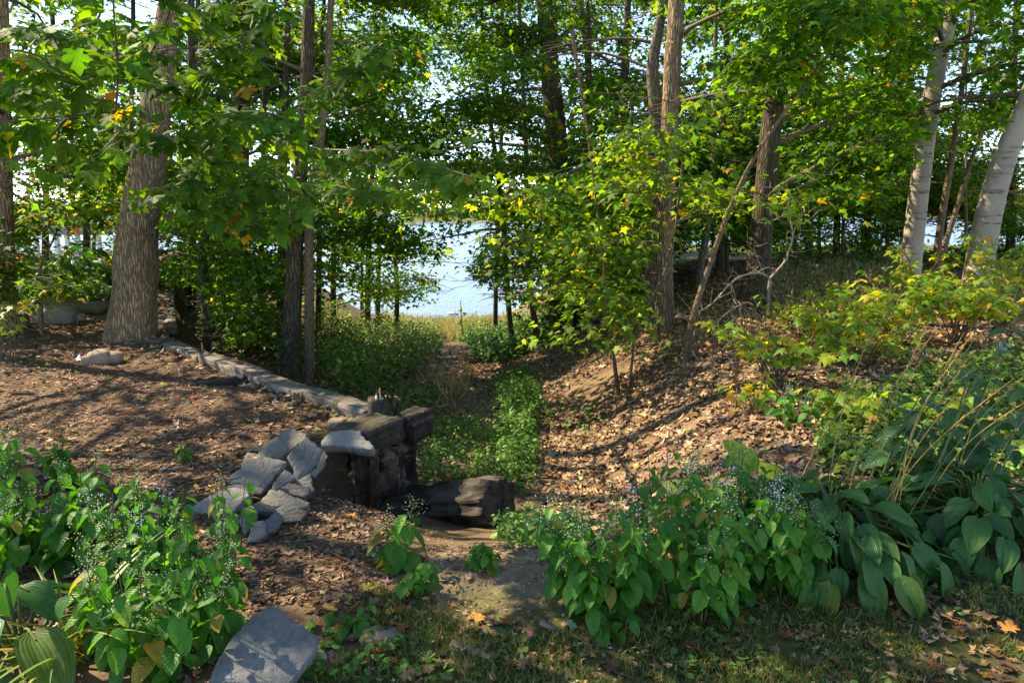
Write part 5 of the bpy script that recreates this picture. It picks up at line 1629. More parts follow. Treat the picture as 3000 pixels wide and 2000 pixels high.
gr = np.random.default_rng(8)
h1 = hosta('largest blue-green hosta mound in the right bed with drooping ribbed leaves', np.array([1.50, 3.02, float(h(1.50, 3.02))]), 150, 0.70, 0.155, 1, hgt=0.30)
h2 = hosta('blue-green hosta mound at the right margin behind the largest one', np.array([2.28, 3.15, float(h(2.28, 3.15))]), 140, 0.72, 0.155, 2, hgt=0.30)
h3 = hosta('narrow hosta tuft between asters and the largest mound', np.array([1.08, 3.0, float(h(1.08, 3.0))]), 34, 0.36, 0.135, 3, hgt=0.25)
h4 = hosta('hosta at the bottom left corner with one broad leaf in view', np.array([-1.78, 2.22, 0.0]), 12, 0.36, 0.24, 4, hgt=0.26)
hosta('hosta with large pale leaves in the far left bed above the boulders', G(195, 880) + [0, 0.5, 0], 40, 0.95, 0.34, 5, hgt=0.85)
lime = thing('lime_hosta', 'lime yellow hosta leaves glowing behind the asters', 'plant', W(2150, 1560, 3.5) * [1, 1, 0] + [0, 0, float(h(W(2150, 1560, 3.5)[0], 3.5))])
ls = []
for px, py, Y, s, tx, tz, nx in [(2205, 1375, 3.45, 0.20, -0.5, 0.72, 0.2), (2285, 1400, 3.5, 0.15, -0.4, 0.3, 0.4), (2085, 1455, 3.4, 0.17, -0.9, 0.25, 0.0), (2020, 1440, 3.5, 0.15, -0.8, 0.3, 0.1), (2215, 1475, 3.3, 0.10, 0.5, 0.1, 0.1), (2150, 1480, 3.4, 0.15, -0.3, 0.5, 0)]:
    p = W(px, py, Y)
    place('leaf', LIMEL[int(px) % 4], lime, p, frames(np.array([[tx, 0.1, tz]]), np.array([[nx, -0.85, 0.5]]))[0], s)
    b = np.array(lime.location)
    ls.append(tube(curve([b, (b + p) / 2 + [0, 0.02, 0.05], p], 7), [0.006] * 7, 5))
V, F = join(ls)
mesh_np('leaf_stalks', V, F, M['stem'], lime, None, True)

# dry and green flower stalks leaning out of the hostas
for k in range(30):
    par = h1 if k % 5 < 3 else h2
    b = np.array(par.location) + np.array([gr.uniform(-0.3, 0.35), gr.uniform(-0.1, 0.25), 0.12])
    L = gr.uniform(0.65, 1.15)
    d = unit(np.array([gr.uniform(0.25, 0.8), gr.uniform(-0.1, 0.35), 1.0]))
    e = b + d * L
    pc = curve([b, b + d * L * 0.5 + np.array([-0.03, 0, 0.02]), e + np.array([gr.normal(0.02, 0.05), 0, -gr.uniform(0, 0.06)])], 12)
    tb = [tube(pc, np.linspace(0.0028, 0.0013, 12), 5)]
    for j in range(7):                              # withered pods along the upper third
        q = pc[8] + (pc[11] - pc[8]) * j / 7
        tb.append(tube(np.array([q, q + np.array([gr.normal(0, 0.012), gr.normal(0, 0.008), -0.008]), q + np.array([gr.normal(0, 0.02), gr.normal(0, 0.01), -0.022])]), [0.001, 0.003, 0.001], 4))
    V, F = join(tb)
    mesh_np('flower_stalk', V, F, M[['brown_stem', 'green_stalk', 'green_stalk', 'green_stalk', 'orange_stem', 'brown_stem'][k % 6]], par, None, True)

# tall coarse herb behind the hostas
herb = thing('tall_herb', 'tall coarse herb with big toothed dark leaves behind the right hosta', 'plant', (2.25, 3.75, float(h(2.25, 3.75))))
for k, (px, py, Y) in enumerate([(2985, 920, 3.5), (2700, 1150, 3.5), (2850, 1060, 3.5), (2930, 1180, 3.4), (2780, 1235, 3.4), (2640, 1230, 3.6), (3040, 1080, 3.5)]):
    top = W(px, py, Y)
    b = np.array([top[0] - 0.10 + gr.normal(0, 0.05), Y + 0.1, float(h(top[0] - 0.1, Y + 0.1))])
    pc = curve([b, (b + top) / 2 + [-0.02, 0, 0.02], top], 12)
    V, F = tube(pc, np.linspace(0.006, 0.003, 12), 6)
    mesh_np('stem', V, F, M['green_stalk'], herb, None, True)
    az = gr.uniform(0, 3.1)
    for j, f in enumerate((0.45, 0.58, 0.72, 0.86, 0.98)):
        q = pc[int(f * 11)]
        az += 1.57
        for sg in (0, math.pi):
            d = np.array([math.cos(az + sg), math.sin(az + sg) * 0.6 - 0.3, 0])
            tip = unit(d + np.array([0, 0, gr.uniform(-0.7, 0.2)]))
            nrm = unit(np.array([0, -0.3, 1.0]) + d * 0.3 + gr.standard_normal(3) * 0.2)
            place('leaf', HERB[gr.integers(4)], herb, q + d * 0.01, frames(tip[None], nrm[None])[0], gr.uniform(0.11, 0.17) * (1.05 - 0.4 * (f - 0.45)))

# daylily tuft
dl = thing('daylily', 'arching strap leaved daylily tuft in the left foreground', 'plant', G(205, 1935))
for k in range(46):
    az = gr.uniform(0, 6.28)
    d = np.array([math.cos(az), math.sin(az) - 0.25, 0])
    tip = unit(d * gr.uniform(0.25, 0.7) + np.array([0, 0, 1.0]))
    nrm = unit(np.array([0, 0, 0.35]) - d + gr.standard_normal(3) * 0.1)
    place('leaf', DAY[gr.integers(4)], dl, np.array(dl.location) + np.array([gr.normal(0, 0.04), gr.normal(0, 0.04), -0.01]), frames(tip[None], -nrm[None] * -1)[0], gr.uniform(0.28, 0.46))

# yellow maple seedlings on the right bank
SAP = []
for k in range(4):
    V, F = bent(MAPLE_LO, -0.1, -0.1, 0.1 * k, 30 + k)
    V, F = with_stalk((V, F), 0.4, 0.018)
    SAP.append(shared_mesh('leaf', V, F, M['leaf_sapling'], V[:, :2], False))


def seedling(label, px, py, hgt, spread, n, seed, size=0.085):
    rng = np.random.default_rng(seed)
    b = G(px, py)
    t = thing('maple_seedling', label, 'seedling', b, 'yellowing maple seedlings on the right bank')
    tb = []
    m = max(5, n // 13)
    for k in range(m):
        az = rng.uniform(0, 6.28)
        e = b + np.array([math.cos(az) * spread * rng.uniform(0.3, 1), math.sin(az) * spread * 0.7 * rng.uniform(0.3, 1), hgt * rng.uniform(0.35, 1.05)])
        s = b + np.array([rng.normal(0, 0.05), rng.normal(0, 0.05), -0.02])
        pc = curve([s, s * 0.55 + e * 0.45 + np.array([0, 0, 0.22 * hgt]), e], 8)
        tb.append(tube(pc, np.linspace(0.008, 0.0025, 8), 5))
        for j in range(n // m):
            f = rng.uniform(0.35, 1.0)
            q = np.array([np.interp(f, np.linspace(0, 1, 8), pc[:, c]) for c in range(3)])
            a2 = rng.uniform(0, 6.28)
            d = np.array([math.cos(a2), math.sin(a2), 0])
            s_ = size * rng.uniform(0.7, 1.25)
            tip = unit(d + np.array([0, -0.1, -rng.uniform(0.1, 0.6)]))
            nrm = unit(np.array([-0.1, -0.25, 1.0]) + rng.standard_normal(3) * 0.3)
            pos = q + d * s_ * rng.uniform(0.5, 1.3) + np.array([0, 0, rng.normal(0, 0.02)])
            pos[2] = max(pos[2], float(h(pos[0], pos[1])) + 0.02)
            place('leaf', SAP[rng.integers(4)], t, pos, frames(tip[None], nrm[None])[0], s_)
    V, F = join(tb)
    mesh_np('stems', V, F, M['twig'], t, None, True)


seedling('greenish maple seedling lowest on the leaf littered bank', 2270, 1130, 0.6, 0.7, 230, 1, 0.09)
seedling('yellow green maple seedling up the bank left of the pale trunk', 2420, 1030, 0.7, 0.9, 280, 2, 0.095)
seedling('brightest yellow maple seedling below the pale left trunk', 2620, 1010, 0.75, 0.95, 290, 3, 0.10)
seedling('yellow maple seedling close below the right pale trunk', 2800, 1010, 0.85, 0.85, 270, 4, 0.10)
seedling('yellow maple seedling in front of the twin brown stems', 2700, 900, 0.8, 0.8, 200, 5, 0.10)
seedling('yellow maple seedling at the right margin before the pale trunk', 2935, 960, 1.1, 0.8, 220, 6, 0.10)
seedling('yellow green maple seedling spreading between the two brighter ones', 2520, 1075, 0.5, 0.8, 200, 10, 0.09)
seedling('small yellow seedling between the lime leaf and the bank', 2210, 1190, 0.28, 0.3, 40, 7)
seedling('sparse yellow leafed seedling on the far left mulch edge', 40, 1060, 0.75, 0.45, 90, 8, 0.08)
seedling('low yellow seedling in the right bed behind the flower stalks', 2600, 1260, 0.35, 0.75, 140, 9, 0.09)

# bleached dead branch on the right bank
Yd = 8.6
dead = thing('dead_branch', 'bleached bare dead branch standing on the right bank', 'dead branch', W(2250, 950, Yd))
for k, (poly, r0, r1) in enumerate([
        ([(2250, 955, 0), (2252, 860, 0), (2256, 815, 0)], 0.032, 0.028), ([(2256, 815, 0), (2225, 800, -0.1), (2180, 806, -0.3), (2140, 830, -0.5), (2085, 890, -0.8), (2020, 925, -1.1), (1972, 930, -1.3)], 0.024, 0.008),
        ([(2256, 815, 0), (2300, 765, 0.1), (2310, 735, 0.1), (2322, 690, 0.1), (2312, 620, 0.1), (2305, 560, 0.1), (2270, 552, 0), (2215, 545, -0.1)], 0.024, 0.006),
        ([(2322, 690, 0.1), (2335, 650, 0.1), (2350, 628, 0.1)], 0.014, 0.005), ([(2335, 650, 0.1), (2345, 668, 0.1), (2340, 700, 0.1)], 0.008, 0.003),
        ([(2305, 560, 0.1), (2350, 545, 0.2), (2400, 520, 0.3), (2440, 505, 0.4)], 0.010, 0.003), ([(2240, 805, 0), (2222, 765, 0), (2206, 715, 0)], 0.010, 0.003),
        ([(2140, 830, -0.5), (2150, 880, -0.7), (2180, 905, -0.8), (2250, 940, -0.8)], 0.009, 0.003), ([(2180, 885, -0.8), (2120, 925, -1.0), (2090, 975, -1.1), (2100, 1040, -1.2), (2112, 1130, -1.4)], 0.010, 0.003),
        ([(2090, 965, -1.1), (2030, 970, -1.3)], 0.006, 0.002), ([(2052, 910, -0.9), (2030, 990, -1.1), (2020, 1060, -1.2)], 0.006, 0.003), ([(2312, 620, 0.1), (2280, 640, 0), (2240, 655, -0.1)], 0.008, 0.002),
        ([(2308, 590, 0.1), (2360, 615, 0.2), (2372, 650, 0.2)], 0.006, 0.002)]):
    pw = [W(a, b, Yd + c) for a, b, c in poly]
    pc = curve(pw, 5 * len(poly))
    V, F = tube(pc, np.linspace(r0 * 0.62, r1 * 0.7, len(pc)), 8, 0.12, k)
    if len(pc) > 12:
        sp = [(V, F)]
        for j in range(3, len(pc) - 1, 2):
            d = gr.standard_normal(3) * [1, 0.6, 0.8] + [0, 0, 0.3]
            L = gr.uniform(0.08, 0.32)
            e = pc[j] + unit(d) * L
            sp.append(tube(curve([pc[j], (pc[j] + e) / 2 + gr.normal(0, 0.025, 3), e + gr.normal(0, 0.02, 3)], 7), np.linspace(0.005, 0.0015, 7), 8))
        V, F = join(sp)
    mesh_np('branch', V, F, M['dead'], dead, None, True)
for k, (lab, pts) in enumerate([('grey forked twig lying behind the rotting log', [(1290, 1385, 5.6), (1335, 1360, 5.7), (1375, 1365, 5.6), (1440, 1378, 5.5), (1462, 1352, 5.5)]),
                                ('upright dry twig between the rotted post and the weeds', [(1295, 1372, 5.3), (1320, 1330, 5.35), (1335, 1288, 5.4)]),
                                ('pale twig tangle beside the dark low timber', [(1215, 1385, 5.5), (1250, 1382, 5.4), (1300, 1390, 5.3), (1340, 1385, 5.2)]),
                                ('thin dry twig lying at the front of the right bed', [(1840, 1790, 2.72), (1880, 1745, 2.78), (1930, 1710, 2.82)])]):
    V, F = tube(curve([W(*p) for p in pts], 16), np.linspace(0.008, 0.003, 16), 6, 0.2, k)
    t = mesh_np('dead_twig', V, F, M['dead' if k != 2 else 'twig'], None, None, True)
    tag(t, lab, 'twig', 'dead twigs')
sh = thing('shore_sapling', 'bare little sapling with a few reddish leaves on the beach', 'sapling', G(1358, 1000))
V, F = tube(curve([np.array(sh.location), W(1352, 940, sh.location[1]), W(1349, 880, sh.location[1])], 8), np.linspace(0.03, 0.012, 8), 6)
mesh_np('stem', V, F, M['twig'], sh)
q = W(1352, 930, sh.location[1])
for k in range(6):
    place('leaf', SAP[k % 4], sh, W(1350 + 3 * k, 900 + 8 * k, sh.location[1]), frames(unit(gr.standard_normal((1, 3))), np.array([[0, -0.5, 1.0]]))[0], 0.16)

# ------------------------------------------------------------------ ground cover: litter, mulch, weeds, grass (uncountable)
def scatter(n, xr, yr, poly=None, logy=True, rng=RNG, cond=None):
    u = rng.random(n)
    y = yr[0] * (yr[1] / yr[0]) ** u if logy else yr[0] + (yr[1] - yr[0]) * u
    x = rng.uniform(xr[0], xr[1], n)
    z = h(x, y)
    P = np.stack([x, y, z], -1)
    k = np.ones(n, bool)
    if poly is not None:
        px, py, d = proj(P)
        sc = np.clip(6 / np.maximum(d, 1), 0.3, 1.2)
        px = px + sc * (60 * (vnoise(x * 2.1, y * 2.1) - 0.5) + rng.normal(0, 22, n))
        py = py + sc * (40 * (vnoise(x * 2.1 + 50, y * 2.1) - 0.5) + rng.normal(0, 12, n))
        k &= in_poly(px, py, poly) & (d > 0)
    if cond is not None:
        k &= cond(x, y)
    return P[k]


def lying(P, rng, tilt=0.35):
    n = len(P)
    a = rng.uniform(0, 6.283, n)
    gxn = (h(P[:, 0] + 0.03, P[:, 1]) - h(P[:, 0] - 0.03, P[:, 1])) / 0.06
    gyn = (h(P[:, 0], P[:, 1] + 0.03) - h(P[:, 0], P[:, 1] - 0.03)) / 0.06
    nrm = unit(np.stack([-np.clip(gxn, -1.5, 1.5), -np.clip(gyn, -1.5, 1.5), np.ones(n)], -1) + rng.standard_normal((n, 3)) * tilt)
    return frames(np.stack([np.cos(a), np.sin(a), np.zeros(n)], -1), nrm)


TAN = [(0.32, 0.215, 0.13), (0.24, 0.15, 0.088), (0.14, 0.085, 0.05), (0.40, 0.285, 0.18), (0.38, 0.20, 0.055)]
r2 = np.random.default_rng(21)
P = scatter(56000, (-3.5, 8), (3.3, 17), None, True, r2, lambda x, y: (x > xc_f(y) + 0.35 - 0.3 * vnoise(x * 2, y * 2)) & (vnoise(x * 1.1 + 5, y * 1.1) > 0.12))
tag(cloud('leaf_litter', CURLED, P + [0, 0, 0.012], lying(P, r2, 0.5), r2.uniform(0.04, 0.085, len(P)), palette(len(P), TAN, [4, 4, 3, 2, 0.25], r2), M['litter']), 'brown fallen leaves covering the right bank of the ravine')
P = scatter(14000, (-6, 2), (4.75, 20), None, True, r2, lambda x, y: (x < xc_f(y) + 0.5) & (x > xe_f(y) + 0.05))
tag(cloud('leaf_litter', CURLED, P + [0, 0, 0.01], lying(P, r2, 0.45), r2.uniform(0.035, 0.075, len(P)), palette(len(P), TAN, [2, 4, 4, 1, 0.25], r2), M['litter']), 'brown fallen leaves along the ravine floor')
MUL = [(0.13, 0.082, 0.052), (0.21, 0.135, 0.088), (0.08, 0.05, 0.034), (0.32, 0.23, 0.155)]
P = scatter(80000, (-8.5, -0.6), (2.2, 10.5), None, True, r2, lambda x, y: (x < xe_f(y) + 0.02) | ((y < 4.4) & (x < -0.15 - 0.4 * vnoise(x * 3, y * 3)) & (y > 2.6)) | ((y < 5.1) & (y > 4.2) & (x < -0.85)))
tag(cloud('bark_mulch', CHIP, P + [0, 0, 0.008], lying(P, r2, 0.45), r2.uniform(0.02, 0.05, len(P)), palette(len(P), MUL, [4, 3, 4, 1], r2), M['litter']), 'bark chips mulching the terrace')
P = scatter(2600, (-7.5, -0.9), (3.6, 10.5), None, True, r2, lambda x, y: (x < xe_f(y)) & (vnoise(x * 1.7, y * 1.7) > 0.35))
tag(cloud('leaf_litter', CURLED, P + [0, 0, 0.018], lying(P, r2, 0.5), r2.uniform(0.03, 0.075, len(P)), palette(len(P), TAN + [(0.16, 0.20, 0.03), (0.42, 0.32, 0.05)], [3, 3, 2, 2, 0.6, 1.0, 0.8], r2), M['litter']), 'scattered leaves on the bark mulch')
P = scatter(1500, (-4.6, -0.95), (4.9, 9), None, True, r2, lambda x, y: (x < xe_f(y)) & (x > xe_f(y) - 0.35))
tag(cloud('leaf_litter', CURLED, P + [0, 0, 0.022], lying(P, r2, 0.7), r2.uniform(0.05, 0.10, len(P)), palette(len(P), TAN + [(0.13, 0.17, 0.04)], [3, 3, 2, 2, 0.6, 1.5], r2), M['litter']), 'leaves drifted against the timber edging')
P = scatter(3800, (-1.3, 3.4), (1.9, 3.5), None, True, r2, lambda x, y: vnoise(x * 2.3 + 3, y * 2.3) > 0.3)
tag(cloud('leaf_litter', CURLED, P + [0, 0, 0.010], lying(P, r2, 0.5), r2.uniform(0.015, 0.045, len(P)), palette(len(P), TAN, [2, 4, 4, 1, 0.3], r2), M['litter']), 'crumbled brown leaves in the lawn and under the beds')

# lawn
r3 = np.random.default_rng(31)
LAWNC = [(0.065, 0.12, 0.022), (0.095, 0.15, 0.03), (0.15, 0.16, 0.05), (0.24, 0.21, 0.09)]
P = scatter(70000, (-1.1, 3.6), (1.85, 3.1), None, True, r3, lambda x, y: (y < 2.72 + 0.25 * vnoise(x * 2, y * 2) - 0.5 * np.exp(-((x - 0.05) / 0.6) ** 2)) & (x > -0.75 + 0.3 * vnoise(y * 3, x * 3)) & (fbm(x * 3 + 7, y * 3) > 0.30 + 0.16 * r3.random(len(x))))
n = len(P)
tip = np.stack([r3.normal(0, 0.6, n), r3.normal(0, 0.6, n), np.ones(n)], -1)
BL2 = (BLADE[0] * np.array([1.6, 1, 1]), BLADE[1])
tag(cloud('lawn_grass', BL2, P, frames(tip, r3.standard_normal((n, 3))), r3.uniform(0.02, 0.055, n), palette(n, LAWNC, [4, 4, 2.5, 1.5], r3), M['green']), 'thin short lawn grass')
P = scatter(2600, (-0.9, 3.4), (1.9, 2.9), None, True, r3, lambda x, y: vnoise(x * 2.6, y * 2.6) > 0.45)
tag(cloud('clover', ROUND, P + [0, 0, 0.025], lying(P, r3, 0.4), r3.uniform(0.012, 0.034, len(P)), palette(len(P), [(0.045, 0.11, 0.02), (0.06, 0.14, 0.03), (0.10, 0.17, 0.04)], [3, 3, 1], r3), M['green']), 'clover and small broad leaved weeds in the lawn')


def weeds(name, label, poly, xr, yr, n, h0, h1, leaf, cols, wts, seed, per=9, tmpl=LANCE, flower=None, wide=1.0):
    r = np.random.default_rng(seed)
    P = scatter(n, xr, yr, poly, True, r)
    if not len(P):
        return
    H = r.uniform(h0, h1, len(P)) * (0.55 + 0.9 * vnoise(P[:, 0] * 1.7 + seed, P[:, 1] * 1.7))
    idx = np.repeat(np.arange(len(P)), per)
    m = len(idx)
    f = r.uniform(0.15, 1.0, m)
    a = r.uniform(0, 6.283, m)
    d = np.stack([np.cos(a), np.sin(a), np.zeros(m)], -1)
    pos = P[idx] + np.stack([d[:, 0] * 0.25 * leaf, d[:, 1] * 0.25 * leaf, f * H[idx]], -1) + r.standard_normal((m, 3)) * 0.25 * leaf * np.array([1, 1, 0.2])
    R = frames(d + np.stack([np.zeros(m), np.zeros(m), r.uniform(-0.8, 0.3, m)], -1), np.array([0, -0.1, 1.0]) + r.standard_normal((m, 3)) * 0.35)
    T = (tmpl[0] * np.array([1.5 * wide, 1, 1]), tmpl[1])
    tint = palette(m, cols, wts, r) * (0.75 + 0.5 * r.random(len(P)))[idx][:, None]
    tag(cloud(name, T, pos, R, leaf * r.uniform(0.6, 1.25, m), tint, M['green']), label)
    if flower:
        s = r.random(len(P)) < flower[2]
        V, F = florets(P[s] + np.stack([np.zeros(s.sum()), np.zeros(s.sum()), H[s] * 1.05], -1), r, flower[1], 2, 0.03)
        tag(mesh_np('weed_flowers', V, F, M[flower[0]]), flower[3], None, None, 'stuff')


WG = [(0.075, 0.19, 0.024), (0.11, 0.24, 0.034), (0.055, 0.145, 0.022)]
WY = [(0.12, 0.19, 0.03), (0.08, 0.15, 0.025), (0.20, 0.21, 0.05)]
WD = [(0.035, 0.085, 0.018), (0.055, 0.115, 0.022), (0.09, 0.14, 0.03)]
weeds('jewelweed', 'tall jewelweed strip along the right side of the path', [(1450, 1085), (1550, 1085), (1580, 1230), (1535, 1440), (1470, 1440), (1480, 1250)], (-1.5, 0.6), (4.6, 12), 5000, 0.12, 0.34, 0.05, WG, [3, 3, 2], 1, 12)
weeds('jewelweed', 'low jewelweed with orange flowers left of the path', [(1250, 1270), (1400, 1230), (1470, 1300), (1460, 1440), (1300, 1440), (1240, 1400)], (-1.6, 0.4), (4.8, 9), 2200, 0.06, 0.22, 0.042, WG, [3, 2, 2], 2, 8, flower=('orange_stem', 0.011, 0.07, 'orange jewelweed flowers'))
weeds('undergrowth', 'thick green undergrowth on the left bank by the path', [(920, 985), (1290, 965), (1285, 1030), (1235, 1090), (1150, 1150), (1100, 1170), (980, 1150), (930, 1110)], (-6, -0.6), (6.5, 26), 5200, 0.2, 0.62, 0.085, WG + WY, [3, 3, 2, 2, 2, 1], 3, 12, flower=('leaf_yellow', 0.02, 0.06, 'tiny yellow flowers on the left bank'))
weeds('undergrowth', 'thick green undergrowth right of the far path', [(1345, 985), (1640, 955), (1640, 1010), (1560, 1040), (1480, 1065), (1400, 1065)], (-4, 2), (8, 26), 5000, 0.2, 0.6, 0.11, WG, [2, 2, 2], 4, 12)
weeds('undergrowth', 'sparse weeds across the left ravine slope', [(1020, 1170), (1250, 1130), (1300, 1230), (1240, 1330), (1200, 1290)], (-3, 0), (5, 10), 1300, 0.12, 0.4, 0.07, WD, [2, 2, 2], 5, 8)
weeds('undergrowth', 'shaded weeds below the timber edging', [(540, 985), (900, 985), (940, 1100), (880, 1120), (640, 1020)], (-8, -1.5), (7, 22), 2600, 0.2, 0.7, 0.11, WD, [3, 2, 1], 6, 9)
weeds('undergrowth', 'scattered weeds on the lower right slope', [(1650, 1180), (1800, 1190), (1800, 1290), (1640, 1290)], (-1, 3), (5, 10), 500, 0.1, 0.28, 0.055, WD + WG, [1, 1, 1, 1, 1, 1], 7, 8)
weeds('undergrowth', 'mixed green and yellow weeds behind the hostas', [(2470, 1200), (2750, 1110), (3000, 1040), (3000, 1400), (2450, 1420), (2360, 1340)], (1, 6), (3.3, 8), 6000, 0.06, 0.30, 0.065, WY + WG, [3, 3, 2, 2, 2, 1], 8, 9, wide=1.3)
weeds('undergrowth', 'small weeds where the hump meets the ravine', [(1500, 1540), (1700, 1560), (1720, 1650), (1530, 1650), (1480, 1600)], (-0.3, 0.8), (2.9, 4.8), 500, 0.06, 0.2, 0.045, WG, [2, 2, 2], 9, 8)
weeds('undergrowth', 'weeds at the foot of the right trunks', [(2180, 900), (2450, 800), (2700, 830), (2650, 900), (2300, 1000)], (3, 10), (7, 20), 1300, 0.12, 0.4, 0.08, WY + WD, [1, 1, 1, 2, 2, 1], 10, 8)
weeds('undergrowth', 'low weeds along the grassy skyline of the right bank', [(2250, 735), (3000, 735), (3000, 800), (2250, 790)], (4, 20), (12, 28), 3500, 0.12, 0.38, 0.10, WD + WG, [2, 2, 2, 1, 1, 1], 11, 9)
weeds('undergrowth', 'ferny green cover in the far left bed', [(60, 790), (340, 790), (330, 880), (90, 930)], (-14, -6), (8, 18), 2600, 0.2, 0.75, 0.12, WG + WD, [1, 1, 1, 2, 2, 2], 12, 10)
weeds('undergrowth', 'small weeds round the slabs and the root', [(900, 1860), (1180, 1850), (1300, 1990), (930, 1990)], (-0.9, 0), (1.9, 2.6), 200, 0.01, 0.06, 0.02, WG, [1, 1, 1], 13, 7, ROUND)


def grass(name, label, poly, xr, yr, n, h0, h1, cols, wts, seed, lean=0.35, wide=1.0):
    r = np.random.default_rng(seed)
    P = scatter(n, xr, yr, poly, True, r)
    m = len(P)
    tip = np.stack([r.normal(0.1, lean, m), r.normal(0, lean, m), np.ones(m)], -1)
    T = (BLADE[0] * np.array([wide, 1, 1]), BLADE[1])
    tag(cloud(name, T, P, frames(tip, r.standard_normal((m, 3))), r.uniform(h0, h1, m), palette(m, cols, wts, r), M['green']), label)


STRAW = [(0.36, 0.28, 0.15), (0.26, 0.20, 0.10), (0.18, 0.16, 0.06), (0.10, 0.12, 0.04)]
grass('beach_grass', 'yellow beach grass along the water', [(1100, 945), (1560, 945), (1560, 1000), (1100, 1000)], (-9, 2), (22, 33), 16000, 0.25, 0.6, [(0.33, 0.27, 0.12), (0.26, 0.25, 0.09), (0.17, 0.20, 0.06)], [2, 2, 2], 41)
grass('dry_grass', 'dry tan grass on the flank of the right bank', [(2230, 790), (2680, 770), (2700, 900), (2400, 980), (2230, 930)], (3, 10), (7, 18), 12000, 0.10, 0.32, STRAW, [3, 3, 2, 1], 42, 0.5)
grass('dry_grass', 'pale straw tuft by the right pale trunk', [(2890, 800), (3000, 790), (3000, 960), (2900, 960)], (5, 12), (7, 14), 4000, 0.2, 0.45, STRAW, [3, 2, 1, 1], 43, 0.6)
grass('dry_grass', 'pale straw tuft beside the path', [(1265, 1120), (1350, 1105), (1360, 1165), (1280, 1180)], (-3, 0), (8, 14), 3000, 0.15, 0.4, STRAW, [4, 2, 1, 0], 44, 0.5)
grass('plateau_grass', 'mown grass on top of the right bank', [(2200, 735), (3000, 735), (3000, 840), (2250, 800)], (4, 24), (9, 28), 30000, 0.04, 0.10, [(0.07, 0.10, 0.025), (0.10, 0.12, 0.03), (0.16, 0.15, 0.06)], [3, 2, 1], 45, 0.5, 2.0)
grass('dry_grass', 'thin dry grass among the roots of the right trunks', [(1930, 960), (2230, 880), (2300, 1010), (2050, 1060)], (1.5, 6), (7, 14), 4000, 0.06, 0.2, STRAW, [3, 3, 2, 1], 46, 0.6)

# ------------------------------------------------------------------ single fallen leaves
FALL = []
for k in range(4):
    V, F = bent(MAPLE_HI, 0.25 - 0.1 * k, 0.35, 0.3 * (k - 1.5), 60 + k)
    V, F = with_stalk((V, F), 0.5, 0.012)
    FALL.append((V, F))
FALLM = [shared_mesh('fallen_leaf', V, F, M['leaf_fallen'], V[:, :2], False) for V, F in FALL]


FCACHE = {}


def fallen(label, px, py, s, mat, group=None, k=0, z=0.015, on=None, rot=None):
    p = G(px, py) if on is None else W(px, py, on)
    if p[1] > 25:
        return
    r = np.random.default_rng(int(px * 7 + py))
    if (k % 4, mat) not in FCACHE:
        me = FALLM[k % 4].copy()
        me.materials.clear()
        me.materials.append(M[mat])
        FCACHE[(k % 4, mat)] = me
    me = FCACHE[(k % 4, mat)]
    o = place('fallen_leaf', me, None, p + np.array([0, 0, z]), frames(np.array([[math.cos(r.uniform(0, 6.28)), math.sin(r.uniform(0, 6.28)), 0.05]]), unit(np.array([[0, 0, 1.0]]) + r.standard_normal((1, 3)) * 0.25))[0], s)
    return tag(o, label, 'leaf', group)


fallen('crimson maple leaf on the lawn, right of middle', 2050, 1912, 0.075, 'leaf_red')
fallen('red leaf beside the gnarled root in the bottom foreground', 1122, 1925, 0.055, 'leaf_red', z=0.03)
fallen('bright orange maple leaf at the right side of the lawn', 2950, 1868, 0.07, 'leaf_orange', z=0.03)
fallen('orange leaf stuck on the tilted grey slate of the heap', 742, 1352, 0.06, 'leaf_orange', on=3.62, z=0.03)
fallen('orange leaf on the mulch slope below the split plank', 1036, 1522, 0.055, 'leaf_orange')
fallen('orange maple leaf on the moss at the foot of the hump', 1405, 1828, 0.06, 'leaf_orange')
fallen('yellow leaf on the dark earth left of the hump', 1072, 1737, 0.05, 'leaf_yellow')
fallen('lime yellow leaf lying on the big smooth slab', 800, 1976, 0.045, 'leaf_yellow', on=2.08, z=0.012)
fallen('yellow-orange leaf caught on the low timber by the log', 1292, 1417, 0.09, 'leaf_orange', on=4.9, z=0.03)
fallen('pale lichen green leaf in the lawn left of the crimson one', 1678, 1848, 0.045, 'leaf_lichen')
fallen('second pale lichen green leaf near the weathered root', 1390, 1838, 0.03, 'leaf_lichen')
fallen('white backed pale leaf by the cobbles on the mulch', 225, 1058, 0.10, 'feather', z=0.02)
fallen('red leaf in the middle of the mulch', 560, 1170, 0.06, 'leaf_red')
fallen('large tan maple leaf at the right lawn edge beside the orange one', 2890, 1820, 0.072, 'fallen_tan', z=0.03)
fallen('large curled grey-brown leaf at the front of the hosta', 2655, 1765, 0.07, 'fallen_brown', z=0.03)
rf = np.random.default_rng(77)
zones = [([(1180, 1830), (3000, 1760), (3000, 2000), (1000, 2000)], 110, 0.05, 0.085, 'lawn'),
         ([(1640, 1740), (2900, 1740), (2900, 1800), (1640, 1800)], 45, 0.05, 0.08, 'bed'),
         ([(860, 1760), (1290, 1700), (1290, 1760), (1010, 1860)], 45, 0.04, 0.07, 'drift'),
         ([(100, 1050), (900, 1150), (900, 1260), (640, 1300), (0, 1300), (0, 1080)], 50, 0.05, 0.085, 'mulch'),
         ([(900, 1550), (1300, 1550), (1300, 1660), (1000, 1700)], 22, 0.045, 0.075, 'slope')]
